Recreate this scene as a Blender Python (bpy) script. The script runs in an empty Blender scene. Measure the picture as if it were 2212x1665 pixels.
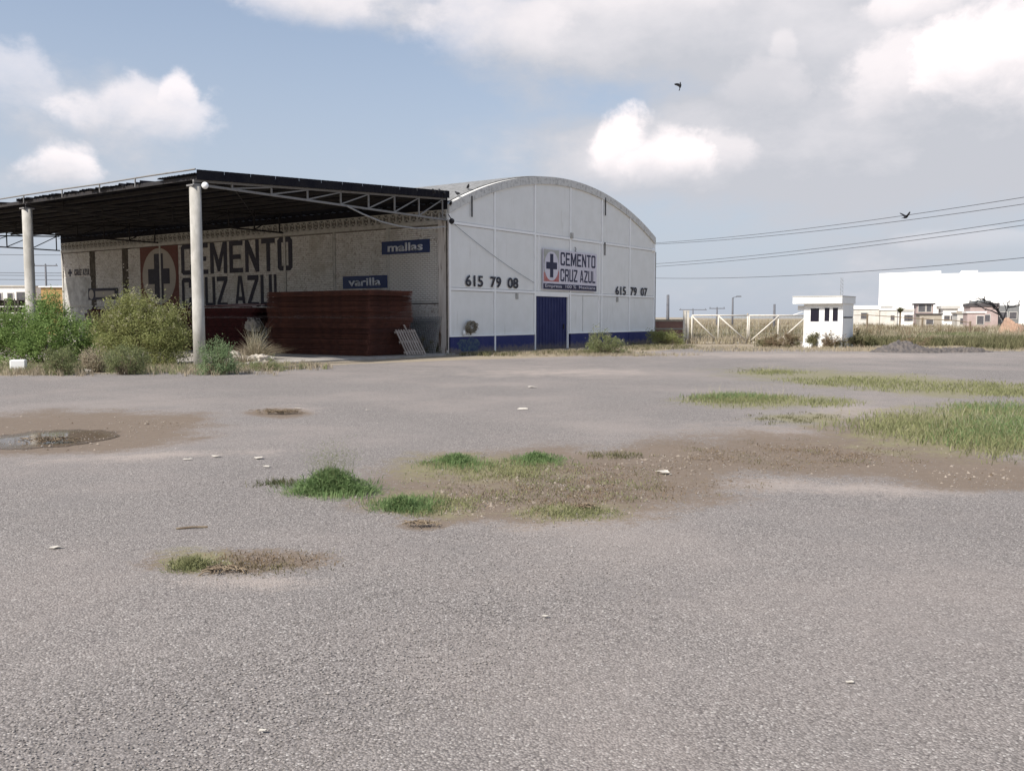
import bpy, bmesh, math, random
import numpy as np
from mathutils import Vector, Matrix, Euler
random.seed(7); RNG = np.random.default_rng(7)
S = bpy.context.scene
COL = S.collection
# ------------------------------------------------------------------ camera
F = 1937.0; CX = 1106.0; CY = 832.5; HOR = 685.0; CAMH = 1.6
PITCH = math.atan((CY - HOR) / F)
cd = bpy.data.cameras.new('camera'); cam = bpy.data.objects.new('camera', cd); COL.objects.link(cam)
cd.sensor_fit = 'HORIZONTAL'; cd.sensor_width = 36.0; cd.lens = 36.0 * F / 2212.0
cd.clip_start = 0.05; cd.clip_end = 6000
cam.location = (0, 0, CAMH); cam.rotation_euler = (math.radians(90) - PITCH, 0, 0)
S.camera = cam
# ------------------------------------------------------------------ sun, sky, exposure
SUN_AZ = math.atan2(-0.70, -0.62)      # direction towards the sun, from +Y clockwise
SUN_EL = math.radians(44)
sd = bpy.data.lights.new('sun', 'SUN'); so = bpy.data.objects.new('sun', sd); COL.objects.link(so)
sd.energy = 4.0; sd.angle = math.radians(1.2); sd.color = (1.0, 0.95, 0.88)
sv = Vector((math.sin(SUN_AZ) * math.cos(SUN_EL), math.cos(SUN_AZ) * math.cos(SUN_EL), math.sin(SUN_EL)))
so.rotation_euler = sv.to_track_quat('Z', 'Y').to_euler(); so.location = (0, 0, 60)
S.view_settings.view_transform = 'Standard'; S.view_settings.look = 'None'
S.view_settings.exposure = 0.5; S.view_settings.gamma = 1.0
S.view_settings.use_curve_mapping = False
try:
    S.cycles.use_denoising = True
    S.cycles.max_bounces = 6; S.cycles.diffuse_bounces = 3; S.cycles.transparent_max_bounces = 6
except Exception: pass

def ray(px, py):
    X = px - CX; Y = CY - py
    return Vector((X, F * math.cos(PITCH) + Y * math.sin(PITCH), -F * math.sin(PITCH) + Y * math.cos(PITCH)))
def G(px, py, z=0.0):                      # a point on the ground plane
    d = ray(px, py); t = (z - CAMH) / d.z
    return Vector((d.x * t, d.y * t, z))
def at(px, py, depth):                     # a point at a distance along +Y
    d = ray(px, py); t = depth / d.y
    return Vector((d.x * t, depth, CAMH + d.z * t))

W = bpy.data.worlds.new('World'); S.world = W; W.use_nodes = True
nt = W.node_tree; nt.nodes.clear()
def N(t, nt_, **kw):
    n = nt_.nodes.new(t)
    for k, v in kw.items(): setattr(n, k, v)
    return n
def mth(nt_, op, a, b=None, c=None, clamp=False):
    n = nt_.nodes.new('ShaderNodeMath'); n.operation = op; n.use_clamp = clamp
    for i, v in enumerate((a, b, c)):
        if v is None: continue
        if isinstance(v, (int, float)): n.inputs[i].default_value = v
        else: nt_.links.new(v, n.inputs[i])
    return n.outputs[0]
def azel(px, py):
    d = ray(px, py).normalized()
    return math.atan2(d.x, d.y), math.asin(d.z)
# cloud density as a node group of (azimuth, elevation)
g = bpy.data.node_groups.new('cloud_density', 'ShaderNodeTree')
g.interface.new_socket('az', in_out='INPUT', socket_type='NodeSocketFloat')
g.interface.new_socket('el', in_out='INPUT', socket_type='NodeSocketFloat')
g.interface.new_socket('density', in_out='OUTPUT', socket_type='NodeSocketFloat')
gi = g.nodes.new('NodeGroupInput'); go = g.nodes.new('NodeGroupOutput')
AZ, EL = gi.outputs[0], gi.outputs[1]
cx = g.nodes.new('ShaderNodeCombineXYZ')
sa = mth(g, 'SINE', AZ); ca = mth(g, 'COSINE', AZ)
g.links.new(mth(g, 'MULTIPLY', sa, 1.0), cx.inputs[0]); g.links.new(mth(g, 'MULTIPLY', ca, 1.0), cx.inputs[1])
g.links.new(mth(g, 'MULTIPLY', EL, 1.9), cx.inputs[2])
def noise(nt_, vec, scale, detail, rough=0.55, dist=0.0):
    n = nt_.nodes.new('ShaderNodeTexNoise'); n.inputs['Scale'].default_value = scale
    n.inputs['Detail'].default_value = detail; n.inputs['Roughness'].default_value = rough
    n.inputs['Distortion'].default_value = dist
    if vec is not None: nt_.links.new(vec, n.inputs['Vector'])
    return n.outputs['Fac']
n1 = noise(g, cx.outputs[0], 4.2, 9, 0.58, 0.25)
n2 = noise(g, cx.outputs[0], 14.0, 7, 0.62, 0.1)
base = mth(g, 'ADD', mth(g, 'MULTIPLY', mth(g, 'SUBTRACT', n1, 0.5), 1.15), mth(g, 'MULTIPLY', mth(g, 'SUBTRACT', n2, 0.5), 0.75))
BL = [  # cx, cy, rx, ry (photo px), weight
 (1420, 40, 520, 95, .62), (1950, 180, 330, 135, .70), (2180, 60, 260, 120, .4), (1420, 335, 165, 62, .46), (1330, 320, 45, 50, .25),
 (300, 250, 130, 75, .48), (30, 190, 110, 75, .42), (110, 375, 110, 55, .36), (700, 15, 170, 50, .38),
 (1750, 330, 380, 120, .40), (2100, 300, 260, 110, .35), (2000, 560, 260, 60, .2), (1050, 330, 400, 80, .12), (100, 470, 200, 60, .15),
 (260, 60, 300, 75, -.34), (700, 200, 270, 120, -.36), (1340, 200, 130, 50, -.30), (1900, 5, 50, 12, -.35)]
acc = base
for (bx, by, rx, ry, w) in BL:
    a0, e0 = azel(bx, by)
    da = mth(g, 'DIVIDE', mth(g, 'SUBTRACT', AZ, a0), rx / F)
    de = mth(g, 'DIVIDE', mth(g, 'SUBTRACT', EL, e0), ry / F)
    r2 = mth(g, 'ADD', mth(g, 'MULTIPLY', da, da), mth(g, 'MULTIPLY', de, de))
    e = mth(g, 'EXPONENT', mth(g, 'MULTIPLY', r2, -0.75))
    acc = mth(g, 'MULTIPLY_ADD', e, w, acc)
g.links.new(acc, go.inputs[0])
tc = N('ShaderNodeTexCoord', nt); sx = N('ShaderNodeSeparateXYZ', nt)
nrm = N('ShaderNodeVectorMath', nt, operation='NORMALIZE'); nt.links.new(tc.outputs['Generated'], nrm.inputs[0])
nt.links.new(nrm.outputs[0], sx.inputs[0])
az = mth(nt, 'ARCTAN2', sx.outputs[0], sx.outputs[1])
el = mth(nt, 'ARCSINE', sx.outputs[2])
def dens(del_, daz=0.0):
    n = nt.nodes.new('ShaderNodeGroup'); n.node_tree = g
    nt.links.new(mth(nt, 'ADD', az, daz), n.inputs[0]); nt.links.new(mth(nt, 'ADD', el, del_), n.inputs[1])
    return n.outputs[0]
d0 = dens(0); d1 = dens(0.028, -0.012); d2 = dens(0.075, -0.02)
def sstep(nt_, v, a, b, lo=0.0, hi=1.0):
    n = nt_.nodes.new('ShaderNodeMapRange'); n.interpolation_type = 'SMOOTHSTEP'
    nt_.links.new(v, n.inputs[0]); n.inputs[1].default_value = a; n.inputs[2].default_value = b
    n.inputs[3].default_value = lo; n.inputs[4].default_value = hi
    return n.outputs[0]
cov = sstep(nt, d0, -0.05, 0.62)
cvw = N('ShaderNodeCombineXYZ', nt); nt.links.new(mth(nt, 'SINE', az), cvw.inputs[0]); nt.links.new(mth(nt, 'COSINE', az), cvw.inputs[1]); nt.links.new(mth(nt, 'MULTIPLY', el, 1.3), cvw.inputs[2])
nb1 = noise(nt, cvw.outputs[0], 17.0, 9, .60, .15); nb2 = noise(nt, cvw.outputs[0], 6.0, 6, .55, .3)
bump_ = mth(nt, 'ADD', mth(nt, 'MULTIPLY', mth(nt, 'SUBTRACT', nb1, .5), 1.25), mth(nt, 'MULTIPLY', mth(nt, 'SUBTRACT', nb2, .5), .55))
CU = [(1345, 325, 62, 80, 1.0), (1440, 348, 110, 60, .85), (1560, 335, 70, 48, .45), (2150, 140, 160, 120, 1.0), (1985, 165, 150, 85, .6), (385, 215, 48, 58, .8), (310, 245, 140, 75, .55), (130, 365, 78, 58, .8),
      (1692, 105, 30, 36, .28), (1640, 190, 90, 60, .2), (1960, 18, 110, 38, .75), (20, 170, 95, 75, .4), (660, 8, 150, 50, .5), (1080, 60, 170, 80, .4), (1350, 0, 300, 50, .4), (2140, 520, 150, 25, .15)]
cum = None
for (bx, by, rx, ry, w) in CU:
    a0, e0 = azel(bx, by); da = mth(nt, 'DIVIDE', mth(nt, 'SUBTRACT', az, a0), rx / F); de = mth(nt, 'DIVIDE', mth(nt, 'SUBTRACT', el, e0), ry / F)
    e = mth(nt, 'EXPONENT', mth(nt, 'MULTIPLY', mth(nt, 'ADD', mth(nt, 'MULTIPLY', da, da), mth(nt, 'MULTIPLY', de, de)), -.8))
    sh = sstep(nt, mth(nt, 'ADD', e, mth(nt, 'MULTIPLY', bump_, .95)), .34, .70); ve = sstep(nt, mth(nt, 'ADD', de, mth(nt, 'MULTIPLY', bump_, 1.2)), -1.0, .5)
    one = mth(nt, 'MULTIPLY', mth(nt, 'MULTIPLY', sh, ve), w); cum = one if cum is None else mth(nt, 'MAXIMUM', cum, one)
out_ = sstep(nt, mth(nt, 'ABSOLUTE', az), .55, .9)      # away from the photographed part the clouds go on with their own light and shade
dif = mth(nt, 'SUBTRACT', d0, mth(nt, 'ADD', mth(nt, 'MULTIPLY', d1, .5), mth(nt, 'MULTIPLY', d2, .5)))
lit = mth(nt, 'ADD', mth(nt, 'MULTIPLY', mth(nt, 'ADD', nb2, -.38), .9), mth(nt, 'MULTIPLY', dif, .7))
lit = mth(nt, 'ADD', lit, mth(nt, 'MULTIPLY', out_, .35), clamp=True)
sky = N('ShaderNodeTexSky', nt, sky_type='NISHITA'); sky.sun_disc = False
sky.sun_elevation = SUN_EL; sky.sun_rotation = SUN_AZ % (2 * math.pi); sky.air_density = 1.0; sky.dust_density = 1.6; sky.ozone_density = 1.3
def mix(nt_, f, a, b):
    n = nt_.nodes.new('ShaderNodeMix'); n.data_type = 'RGBA'
    if isinstance(f, (int, float)): n.inputs[0].default_value = f
    else: nt_.links.new(f, n.inputs[0])
    for i, v in ((6, a), (7, b)):
        if isinstance(v, tuple): n.inputs[i].default_value = (*v, 1)
        else: nt_.links.new(v, n.inputs[i])
    return n.outputs[2]
SKYK = 0.108
ccol = mix(nt, lit, (3.85, 3.95, 4.3), (6.3, 6.0, 6.15))
veil = mix(nt, sstep(nt, el, 0.0, 0.42, 0.90, 0.30), sky.outputs[0], (3.45, 3.78, 4.42))   # thin high haze in the air
skyc = mix(nt, cum, mix(nt, cov, veil, ccol), (7.6, 7.0, 7.0))
bg = N('ShaderNodeBackground', nt); bg.inputs[1].default_value = SKYK
nt.links.new(skyc, bg.inputs[0]); wo = N('ShaderNodeOutputWorld', nt); nt.links.new(bg.outputs[0], wo.inputs[0])

# ------------------------------------------------------------------ helpers
def tag(o, label=None, cat=None, group=None, kind=None):
    if label: o['label'] = label
    if cat: o['category'] = cat
    if group: o['group'] = group
    if kind: o['kind'] = kind
    return o
def empty(name, loc=(0, 0, 0), rz=0.0, label=None, cat=None, group=None):
    o = bpy.data.objects.new(name, None); COL.objects.link(o); o.location = loc; o.rotation_euler = (0, 0, rz)
    o.empty_display_size = 0.2
    return tag(o, label, cat, group)
class MB:
    def __init__(s): s.v = []; s.f = []; s.m = []; s.mi = 0
    def add(s, vs, fs):
        b = len(s.v); s.v += [tuple(x) for x in vs]; s.f += [tuple(b + i for i in f) for f in fs]; s.m += [s.mi] * len(fs)
    def box(s, x0, x1, y0, y1, z0, z1, M=None):
        vs = [Vector((x, y, z)) for x in (x0, x1) for y in (y0, y1) for z in (z0, z1)]
        if M is not None: vs = [M @ v for v in vs]
        s.add(vs, [(0, 1, 3, 2), (4, 6, 7, 5), (0, 4, 5, 1), (2, 3, 7, 6), (0, 2, 6, 4), (1, 5, 7, 3)])
    def bar(s, a, b, w, h=None, up=(0, 0, 1)):
        a = Vector(a); b = Vector(b); h = h or w
        d = (b - a); L = d.length; d.normalize(); u = Vector(up)
        if abs(d.dot(u)) > 0.98: u = Vector((1, 0, 0))
        x = d.cross(u).normalized(); y = x.cross(d).normalized()
        M = Matrix((( x.x, y.x, d.x, a.x), (x.y, y.y, d.y, a.y), (x.z, y.z, d.z, a.z), (0, 0, 0, 1)))
        s.box(-w / 2, w / 2, -h / 2, h / 2, 0, L, M)
    def tube(s, pts, r, n=8, cap=True):
        pts = [Vector(p) for p in pts]; rs = r if isinstance(r, (list, tuple)) else [r] * len(pts)
        rings = []
        for i, p in enumerate(pts):
            d = (pts[min(i + 1, len(pts) - 1)] - pts[max(i - 1, 0)]).normalized()
            u = Vector((0, 0, 1)) if abs(d.z) < 0.95 else Vector((1, 0, 0))
            x = d.cross(u).normalized(); y = x.cross(d).normalized()
            rings.append([p + (x * math.cos(2 * math.pi * k / n) + y * math.sin(2 * math.pi * k / n)) * rs[i] for k in range(n)])
        vs = [v for r_ in rings for v in r_]; fs = []
        for i in range(len(pts) - 1):
            for k in range(n):
                fs.append((i * n + k, i * n + (k + 1) % n, (i + 1) * n + (k + 1) % n, (i + 1) * n + k))
        if cap: fs.append(tuple(range(n))[::-1]); fs.append(tuple((len(pts) - 1) * n + k for k in range(n)))
        s.add(vs, fs)
    def ico(s, c, r, sub=1, jit=0.0, scale=(1, 1, 1), M=None, seed=0):
        bm = bmesh.new(); bmesh.ops.create_icosphere(bm, subdivisions=sub, radius=1.0)
        rr = random.Random(seed)
        vs = []
        for v in bm.verts:
            k = r * (1 + rr.uniform(-jit, jit))
            q = Vector((v.co.x * k * scale[0], v.co.y * k * scale[1], v.co.z * k * scale[2]))
            if M is not None: q = M @ q
            vs.append(q + Vector(c))
        s.add(vs, [tuple(l.vert.index for l in f.loops) for f in bm.faces]); bm.free()
    def poly(s, pts, t):     # prism: pts list of 3D points, extruded by vector t
        n = len(pts); t = Vector(t); a = [Vector(p) for p in pts]; b = [p + t for p in a]
        s.add(a + b, [tuple(range(n)), tuple(range(2 * n - 1, n - 1, -1))] + [(i, n + i, n + (i + 1) % n, (i + 1) % n)[::-1] for i in range(n)])
    def mesh(s, name, mats, smooth=False, fix=True):
        me = bpy.data.meshes.new(name); me.from_pydata(s.v, [], s.f)
        for m in (mats if isinstance(mats, (list, tuple)) else [mats]): me.materials.append(m)
        if any(s.m): me.polygons.foreach_set('material_index', s.m)
        if fix:
            bm = bmesh.new(); bm.from_mesh(me); bmesh.ops.recalc_face_normals(bm, faces=bm.faces); bm.to_mesh(me); bm.free()
        if smooth: me.polygons.foreach_set('use_smooth', [True] * len(me.polygons))
        me.update(); return me
    def obj(s, name, mats, parent=None, smooth=False, loc=None, rz=None, fix=True):
        o = bpy.data.objects.new(name, s.mesh(name, mats, smooth, fix)); COL.objects.link(o)
        if parent: o.parent = parent
        if loc is not None: o.location = loc
        if rz is not None: o.rotation_euler = (0, 0, rz)
        return o
from mathutils import noise as mnoise
def lump(r, sc, seed, amp=.28, freq=2.2, sub=4):
    bm = bmesh.new(); bmesh.ops.create_icosphere(bm, subdivisions=sub, radius=1.0); q = MB(); vs = []
    for v in bm.verts:
        k = 1 + amp * mnoise.noise(v.co * freq + Vector((seed * 7.3, 0, 0))) + amp * .5 * mnoise.noise(v.co * freq * 2.7 + Vector((0, seed * 3.1, 0))); c_ = v.co * r * k
        vs.append((c_.x * sc[0], c_.y * sc[1], max(c_.z, -.45 * r) * sc[2]))
    q.add(vs, [tuple(l.vert.index for l in f.loops) for f in bm.faces]); bm.free(); return q
def inst(name, me, parent=None, loc=(0, 0, 0), rot=(0, 0, 0), sc=None):
    o = bpy.data.objects.new(name, me); COL.objects.link(o)
    if parent: o.parent = parent
    o.location = loc; o.rotation_euler = rot
    if sc: o.scale = sc
    return o
def quads(name, V, mats, parent=None, nper=4, faces_per=None, loc=None):
    """V: (K, nper, 3) array; faces_per: list of index tuples within one item."""
    K = V.shape[0]; faces_per = faces_per or [tuple(range(nper))]
    me = bpy.data.meshes.new(name); me.vertices.add(K * nper)
    me.vertices.foreach_set('co', V.reshape(-1).astype(np.float32))
    off = (np.arange(K) * nper)[:, None]
    loops = np.concatenate([off + np.array(f)[None, :] for f in faces_per], axis=1).reshape(-1)
    lens = [len(f) for f in faces_per]; nf = K * len(faces_per)
    me.loops.add(len(loops)); me.loops.foreach_set('vertex_index', loops.astype(np.int32))
    tot = np.tile(np.array(lens), K); st = np.concatenate([[0], np.cumsum(tot)[:-1]])
    me.polygons.add(nf); me.polygons.foreach_set('loop_start', st.astype(np.int32)); me.polygons.foreach_set('loop_total', tot.astype(np.int32))
    me.update(calc_edges=True); me.validate()
    for m in (mats if isinstance(mats, (list, tuple)) else [mats]): me.materials.append(m)
    o = bpy.data.objects.new(name, me); COL.objects.link(o)
    if parent: o.parent = parent
    if loc is not None: o.location = loc
    return o
# ------------------------------------------------------------------ materials
def newmat(name):
    m = bpy.data.materials.new(name); m.use_nodes = True; t = m.node_tree
    return m, t, t.nodes['Principled BSDF']
def mat(name, c1, c2=None, scale=3.0, rough=0.8, bump=0.0, bscale=None, metal=0.0, detail=6, lo=.35, hi=.65, c3=None, c3scale=.6, c3lo=.5, c3hi=.75, stretch=None, spec=0.3, brick=None):
    m, t, p = newmat(name)
    geo = N('ShaderNodeTexCoord', t); vec = geo.outputs['Object']
    if stretch:
        mp = N('ShaderNodeMapping', t); mp.inputs['Scale'].default_value = stretch; t.links.new(vec, mp.inputs[0]); vec2 = mp.outputs[0]
    else: vec2 = vec
    p.inputs['Roughness'].default_value = rough; p.inputs['Metallic'].default_value = metal
    p.inputs['Specular IOR Level'].default_value = spec
    col = None
    if c2 is not None:
        f = sstep(t, noise(t, vec2, scale, detail, 0.65), lo, hi); col = mix(t, f, c1, c2)
    if c3 is not None:
        f = sstep(t, noise(t, vec2, c3scale, 5, 0.6), c3lo, c3hi); col = mix(t, f, col if col is not None else c1, c3)
    if col is not None: t.links.new(col, p.inputs['Base Color'])
    else: p.inputs['Base Color'].default_value = (*c1, 1)
    if bump:
        b = N('ShaderNodeBump', t); b.inputs['Strength'].default_value = bump; b.inputs['Distance'].default_value = 0.02
        t.links.new(noise(t, vec, bscale or scale * 4, 6, 0.7), b.inputs['Height']); t.links.new(b.outputs[0], p.inputs['Normal'])
    return m
def leafmat(name, c1, c2, c3=None, trans=0.25):
    m = bpy.data.materials.new(name); m.use_nodes = True; t = m.node_tree; t.nodes.clear()
    gi_ = N('ShaderNodeNewGeometry', t); col = mix(t, gi_.outputs['Random Per Island'], c1, c2)
    if c3:
        tcx = N('ShaderNodeTexCoord', t); col = mix(t, sstep(t, noise(t, tcx.outputs['Object'], 1.6, 3), .45, .62), col, c3)
    d = N('ShaderNodeBsdfDiffuse', t); tr = N('ShaderNodeBsdfTranslucent', t); mx = N('ShaderNodeMixShader', t); o = N('ShaderNodeOutputMaterial', t)
    t.links.new(col, d.inputs[0]); t.links.new(col, tr.inputs[0]); mx.inputs[0].default_value = trans
    t.links.new(d.outputs[0], mx.inputs[1]); t.links.new(tr.outputs[0], mx.inputs[2]); t.links.new(mx.outputs[0], o.inputs[0])
    return m
M = {}
M['panel'] = mat('facade_panel_paint', (.72, .71, .68), (.77, .76, .73), 1.4, .7, .08, 30, c3=(.66, .645, .60), c3scale=.5, c3lo=.5, c3hi=.8)
def grimy(name, c1, c2, streak, splash, amt):
    m, t, p = newmat(name); tc_ = N('ShaderNodeTexCoord', t); v_ = tc_.outputs['Object']
    col = mix(t, sstep(t, noise(t, v_, 1.3, 6, .6), .35, .65), c1, c2)
    mp = N('ShaderNodeMapping', t); mp.inputs['Scale'].default_value = (1, 1, .07); t.links.new(v_, mp.inputs[0])
    f1 = mth(t, 'MULTIPLY', sstep(t, noise(t, mp.outputs[0], 5.5, 7, .7), .54, .74), sstep(t, noise(t, v_, .6, 3), .42, .62))
    col = mix(t, mth(t, 'MULTIPLY', f1, amt), col, streak)
    sp = N('ShaderNodeSeparateXYZ', t); t.links.new(v_, sp.inputs[0])
    f2 = sstep(t, mth(t, 'ADD', sp.outputs[2], mth(t, 'MULTIPLY', noise(t, v_, 4.5, 7, .7), -.75)), -.30, .02, 1, 0)
    col = mix(t, mth(t, 'MULTIPLY', f2, .8), col, splash)
    f3 = sstep(t, noise(t, v_, 12, 6, .75), .66, .72); col = mix(t, mth(t, 'MULTIPLY', f3, amt), col, streak)
    t.links.new(col, p.inputs['Base Color']); p.inputs['Roughness'].default_value = .7; p.inputs['Specular IOR Level'].default_value = .3
    b = N('ShaderNodeBump', t); b.inputs['Strength'].default_value = .12; b.inputs['Distance'].default_value = .02; t.links.new(noise(t, v_, 2.2, 4), b.inputs['Height']); t.links.new(b.outputs[0], p.inputs['Normal'])
    return m
M['panel'] = grimy('facade_panel_paint', (.77, .765, .735), (.81, .805, .78), (.50, .47, .41), (.5, .46, .4), .55)
M['frame'] = mat('facade_frame_paint', (.90, .895, .88), (.82, .81, .79), 5, .6, lo=.5, hi=.8)
M['rim'] = mat('arch_rim_plaster', (.62, .61, .58), (.40, .39, .37), 7, .85, .3, 20, lo=.45, hi=.72)
M['roofgrey'] = mat('asbestos_roof', (.25, .25, .25), (.17, .17, .165), 4, .9, .1)
M['blue'] = grimy('navy_paint', (.020, .027, .125), (.03, .035, .14), (.075, .08, .13), (.20, .165, .13), .6)
M['bluestain'] = mat('worn_navy_paint', (.025, .045, .12), (.08, .12, .13), 6, .6, lo=.4, hi=.7)
M['door'] = grimy('door_navy_steel', (.017, .022, .09), (.026, .032, .11), (.06, .06, .10), (.14, .12, .11), .6)
M['brick'] = None
def brickmat(name, c1, c2, c3, dirt):
    m, t, p = newmat(name)
    tc_ = N('ShaderNodeTexCoord', t); ge = N('ShaderNodeNewGeometry', t)
    col = mix(t, ge.outputs['Random Per Island'], c1, c2)
    col = mix(t, sstep(t, noise(t, tc_.outputs['Object'], 9, 6, .7), .50, .66), col, c3)
    col = mix(t, sstep(t, noise(t, tc_.outputs['Object'], .55, 6, .65), .48, .72), col, dirt)
    t.links.new(col, p.inputs['Base Color']); p.inputs['Roughness'].default_value = .9
    return m
M['brick'] = brickmat('whitewashed_brick', (.74, .71, .66), (.62, .59, .54), (.36, .30, .25), (.47, .43, .37))
M['mortar'] = mat('grey_mortar', (.30, .27, .235), (.20, .18, .16), 6, .95)
M['plaster'] = mat('grey_plaster', (.52, .51, .48), (.34, .33, .31), 2, .9, .1, c3=(.22, .20, .17), c3scale=1.2, c3lo=.55, c3hi=.8)
M['post'] = mat('wall_post_paint', (.50, .48, .44), (.33, .31, .27), 6, .85, lo=.45, hi=.7)
M['darkpost'] = mat('dark_brown_post', (.05, .04, .032), (.11, .095, .075), 5, .95)
# streaked corner pilaster
M['streak'] = mat('rust_streaked_plaster', (.62, .57, .52), (.50, .45, .40), 5, .85, stretch=(1, 1, .1), c3=(.13, .085, .06), c3scale=7, c3lo=.54, c3hi=.66)
M['concrete'] = mat('column_concrete', (.44, .42, .385), (.34, .325, .29), 4, .9, .2, 25, c3=(.24, .22, .18), c3scale=1.1, c3lo=.55, c3hi=.85, stretch=(1, 1, .5))
M['slab'] = mat('pale_concrete_slab', (.40, .37, .335), (.30, .275, .245), 2.5, .95, .2, c3=(.20, .165, .13), c3scale=.7)
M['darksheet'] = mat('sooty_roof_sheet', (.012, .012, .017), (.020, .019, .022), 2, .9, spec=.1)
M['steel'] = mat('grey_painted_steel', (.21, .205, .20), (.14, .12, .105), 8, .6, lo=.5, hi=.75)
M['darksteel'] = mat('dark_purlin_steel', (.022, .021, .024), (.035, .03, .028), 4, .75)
M['galv'] = mat('galvanised_pipe', (.35, .35, .35), (.25, .25, .25), 6, .5)
M['rust'] = mat('rusty_rebar', (.145, .056, .038), (.085, .036, .027), 3, .85, detail=4)
M['rust3'] = mat('darker_rusty_rebar', (.105, .040, .030), (.065, .028, .022), 3, .85, detail=4)
M['rust2'] = mat('dark_red_rebar', (.085, .018, .018), (.05, .014, .014), 3, .85, detail=4)
M['wood'] = mat('grey_pallet_wood', (.36, .31, .27), (.24, .20, .17), 6, .9, stretch=(1, 1, .2))
M['oldwood'] = mat('pale_old_wood', (.42, .37, .29), (.30, .25, .19), 6, .9)
M['white'] = mat('white_wall_paint', (.88, .88, .86), (.84, .835, .81), 2, .8, c3=(.62, .59, .54), c3scale=1.1, c3lo=.66, c3hi=.85)
M['whiteplain'] = mat('white_sheet_cladding', (.90, .90, .89), (.87, .87, .86), .3, .7)
M['offwhite'] = mat('offwhite_wall', (.62, .60, .56), (.52, .50, .46), .8, .9)
M['gatewhite'] = mat('gate_cream_paint', (.64, .60, .53), (.48, .43, .36), 6, .7, lo=.5, hi=.75)
M['glass'] = mat('dark_window_glass', (.012, .010, .02), None, rough=.12, spec=.5)
M['farglass'] = mat('pale_far_glass', (.075, .075, .085), (.12, .115, .12), 2, .3)  # paler pane tone for the distant houses
M['beige'] = mat('beige_render', (.40, .36, .30), (.33, .29, .24), .9, .9)
M['pink'] = mat('pale_pink_render', (.45, .36, .34), (.38, .30, .28), .9, .9)
M['redbrick'] = mat('red_brick_wall', (.30, .17, .13), (.22, .12, .10), 1.5, .9)
M['ochre'] = mat('ochre_render', (.42, .27, .12), (.36, .23, .10), 1.0, .9)
M['darkroof'] = mat('dark_roof_edge', (.07, .065, .07), (.10, .09, .09), 1, .8)
M['tank'] = mat('grey_tank', (.17, .18, .18), (.22, .22, .22), 2, .7)
M['wire'] = mat('cable_black', (.045, .045, .05), None, rough=.6)
M['farpole'] = mat('far_grey_pole', (.11, .115, .13), (.15, .15, .165), 3, .8)
M['bird'] = mat('black_feathers', (.012, .012, .014), (.02, .02, .024), 20, .7)
M['signblue'] = mat('sign_blue', (.018, .034, .105), (.024, .044, .12), 4, .5)
M['lettergrey'] = mat('letter_pale_grey', (.62, .63, .66), (.54, .55, .58), 9, .6)
M['letterdark'] = mat('letter_ink_blue', (.014, .013, .045), (.02, .02, .06), 6, .5)
M['letterblack'] = mat('number_dark_paint', (.03, .03, .045), (.05, .05, .06), 12, .6)
M['signwhite'] = mat('sign_white_vinyl', (.66, .63, .70), (.60, .57, .63), 3, .5)
M['signred'] = mat('sign_faded_red', (.42, .10, .10), (.48, .22, .20), 5, .6)
M['signgrey'] = mat('sign_bleached', (.44, .44, .40), (.36, .36, .33), 6, .6)
def muralmat(name, c1, c2, wear):
    m, t, p = newmat(name); tc_ = N('ShaderNodeTexCoord', t)
    mp = N('ShaderNodeMapping', t); t.links.new(tc_.outputs['Object'], mp.inputs[0]); mp.inputs['Rotation'].default_value = (math.radians(90), 0, math.radians(90))
    col = mix(t, noise(t, tc_.outputs['Object'], 4, 5), c1, c2)
    col = mix(t, sstep(t, noise(t, tc_.outputs['Object'], 10, 6, .75), .56, .72), col, wear)
    t.links.new(col, p.inputs['Base Color']); p.inputs['Roughness'].default_value = .9
    w = N('ShaderNodeTexWave', t); w.bands_direction = 'Z'; w.inputs['Scale'].default_value = 4.0
    t.links.new(tc_.outputs['Object'], w.inputs[0]); b = N('ShaderNodeBump', t); b.inputs['Strength'].default_value = .5; b.inputs['Distance'].default_value = .01
    t.links.new(w.outputs['Fac'], b.inputs['Height']); t.links.new(b.outputs[0], p.inputs['Normal'])
    return m
M['muralblack'] = muralmat('mural_faded_black', (.035, .035, .05), (.055, .05, .06), (.16, .15, .135))
M['muralred'] = muralmat('mural_faded_red', (.12, .045, .035), (.16, .065, .05), (.20, .15, .12))
M['muralwhite'] = muralmat('mural_faded_white', (.36, .32, .27), (.42, .38, .33), (.25, .22, .18))
M['stone'] = mat('pale_stone', (.46, .42, .37), (.34, .30, .26), 6, .95, .3)
M['sack'] = mat('pale_sack', (.55, .50, .44), (.40, .36, .31), 5, .8, .3)
M['paper'] = mat('white_litter', (.60, .56, .49), (.46, .42, .36), 12, .8)
M['twig'] = mat('dry_twigs', (.15, .11, .075), (.24, .19, .13), 20, .95)
M['orangeheap'] = mat('orange_soil', (.42, .27, .19), (.33, .23, .17), 1, .95)
M['heap'] = mat('dark_gravel_heap', (.085, .078, .078), (.15, .13, .115), 5, .95, .8, 14)
M['lamp'] = mat('white_lamp_glass', (.88, .88, .86), None, rough=.15)
M['nest'] = mat('dry_vine_bundle', (.19, .165, .12), (.28, .25, .20), 10, .95)
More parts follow.
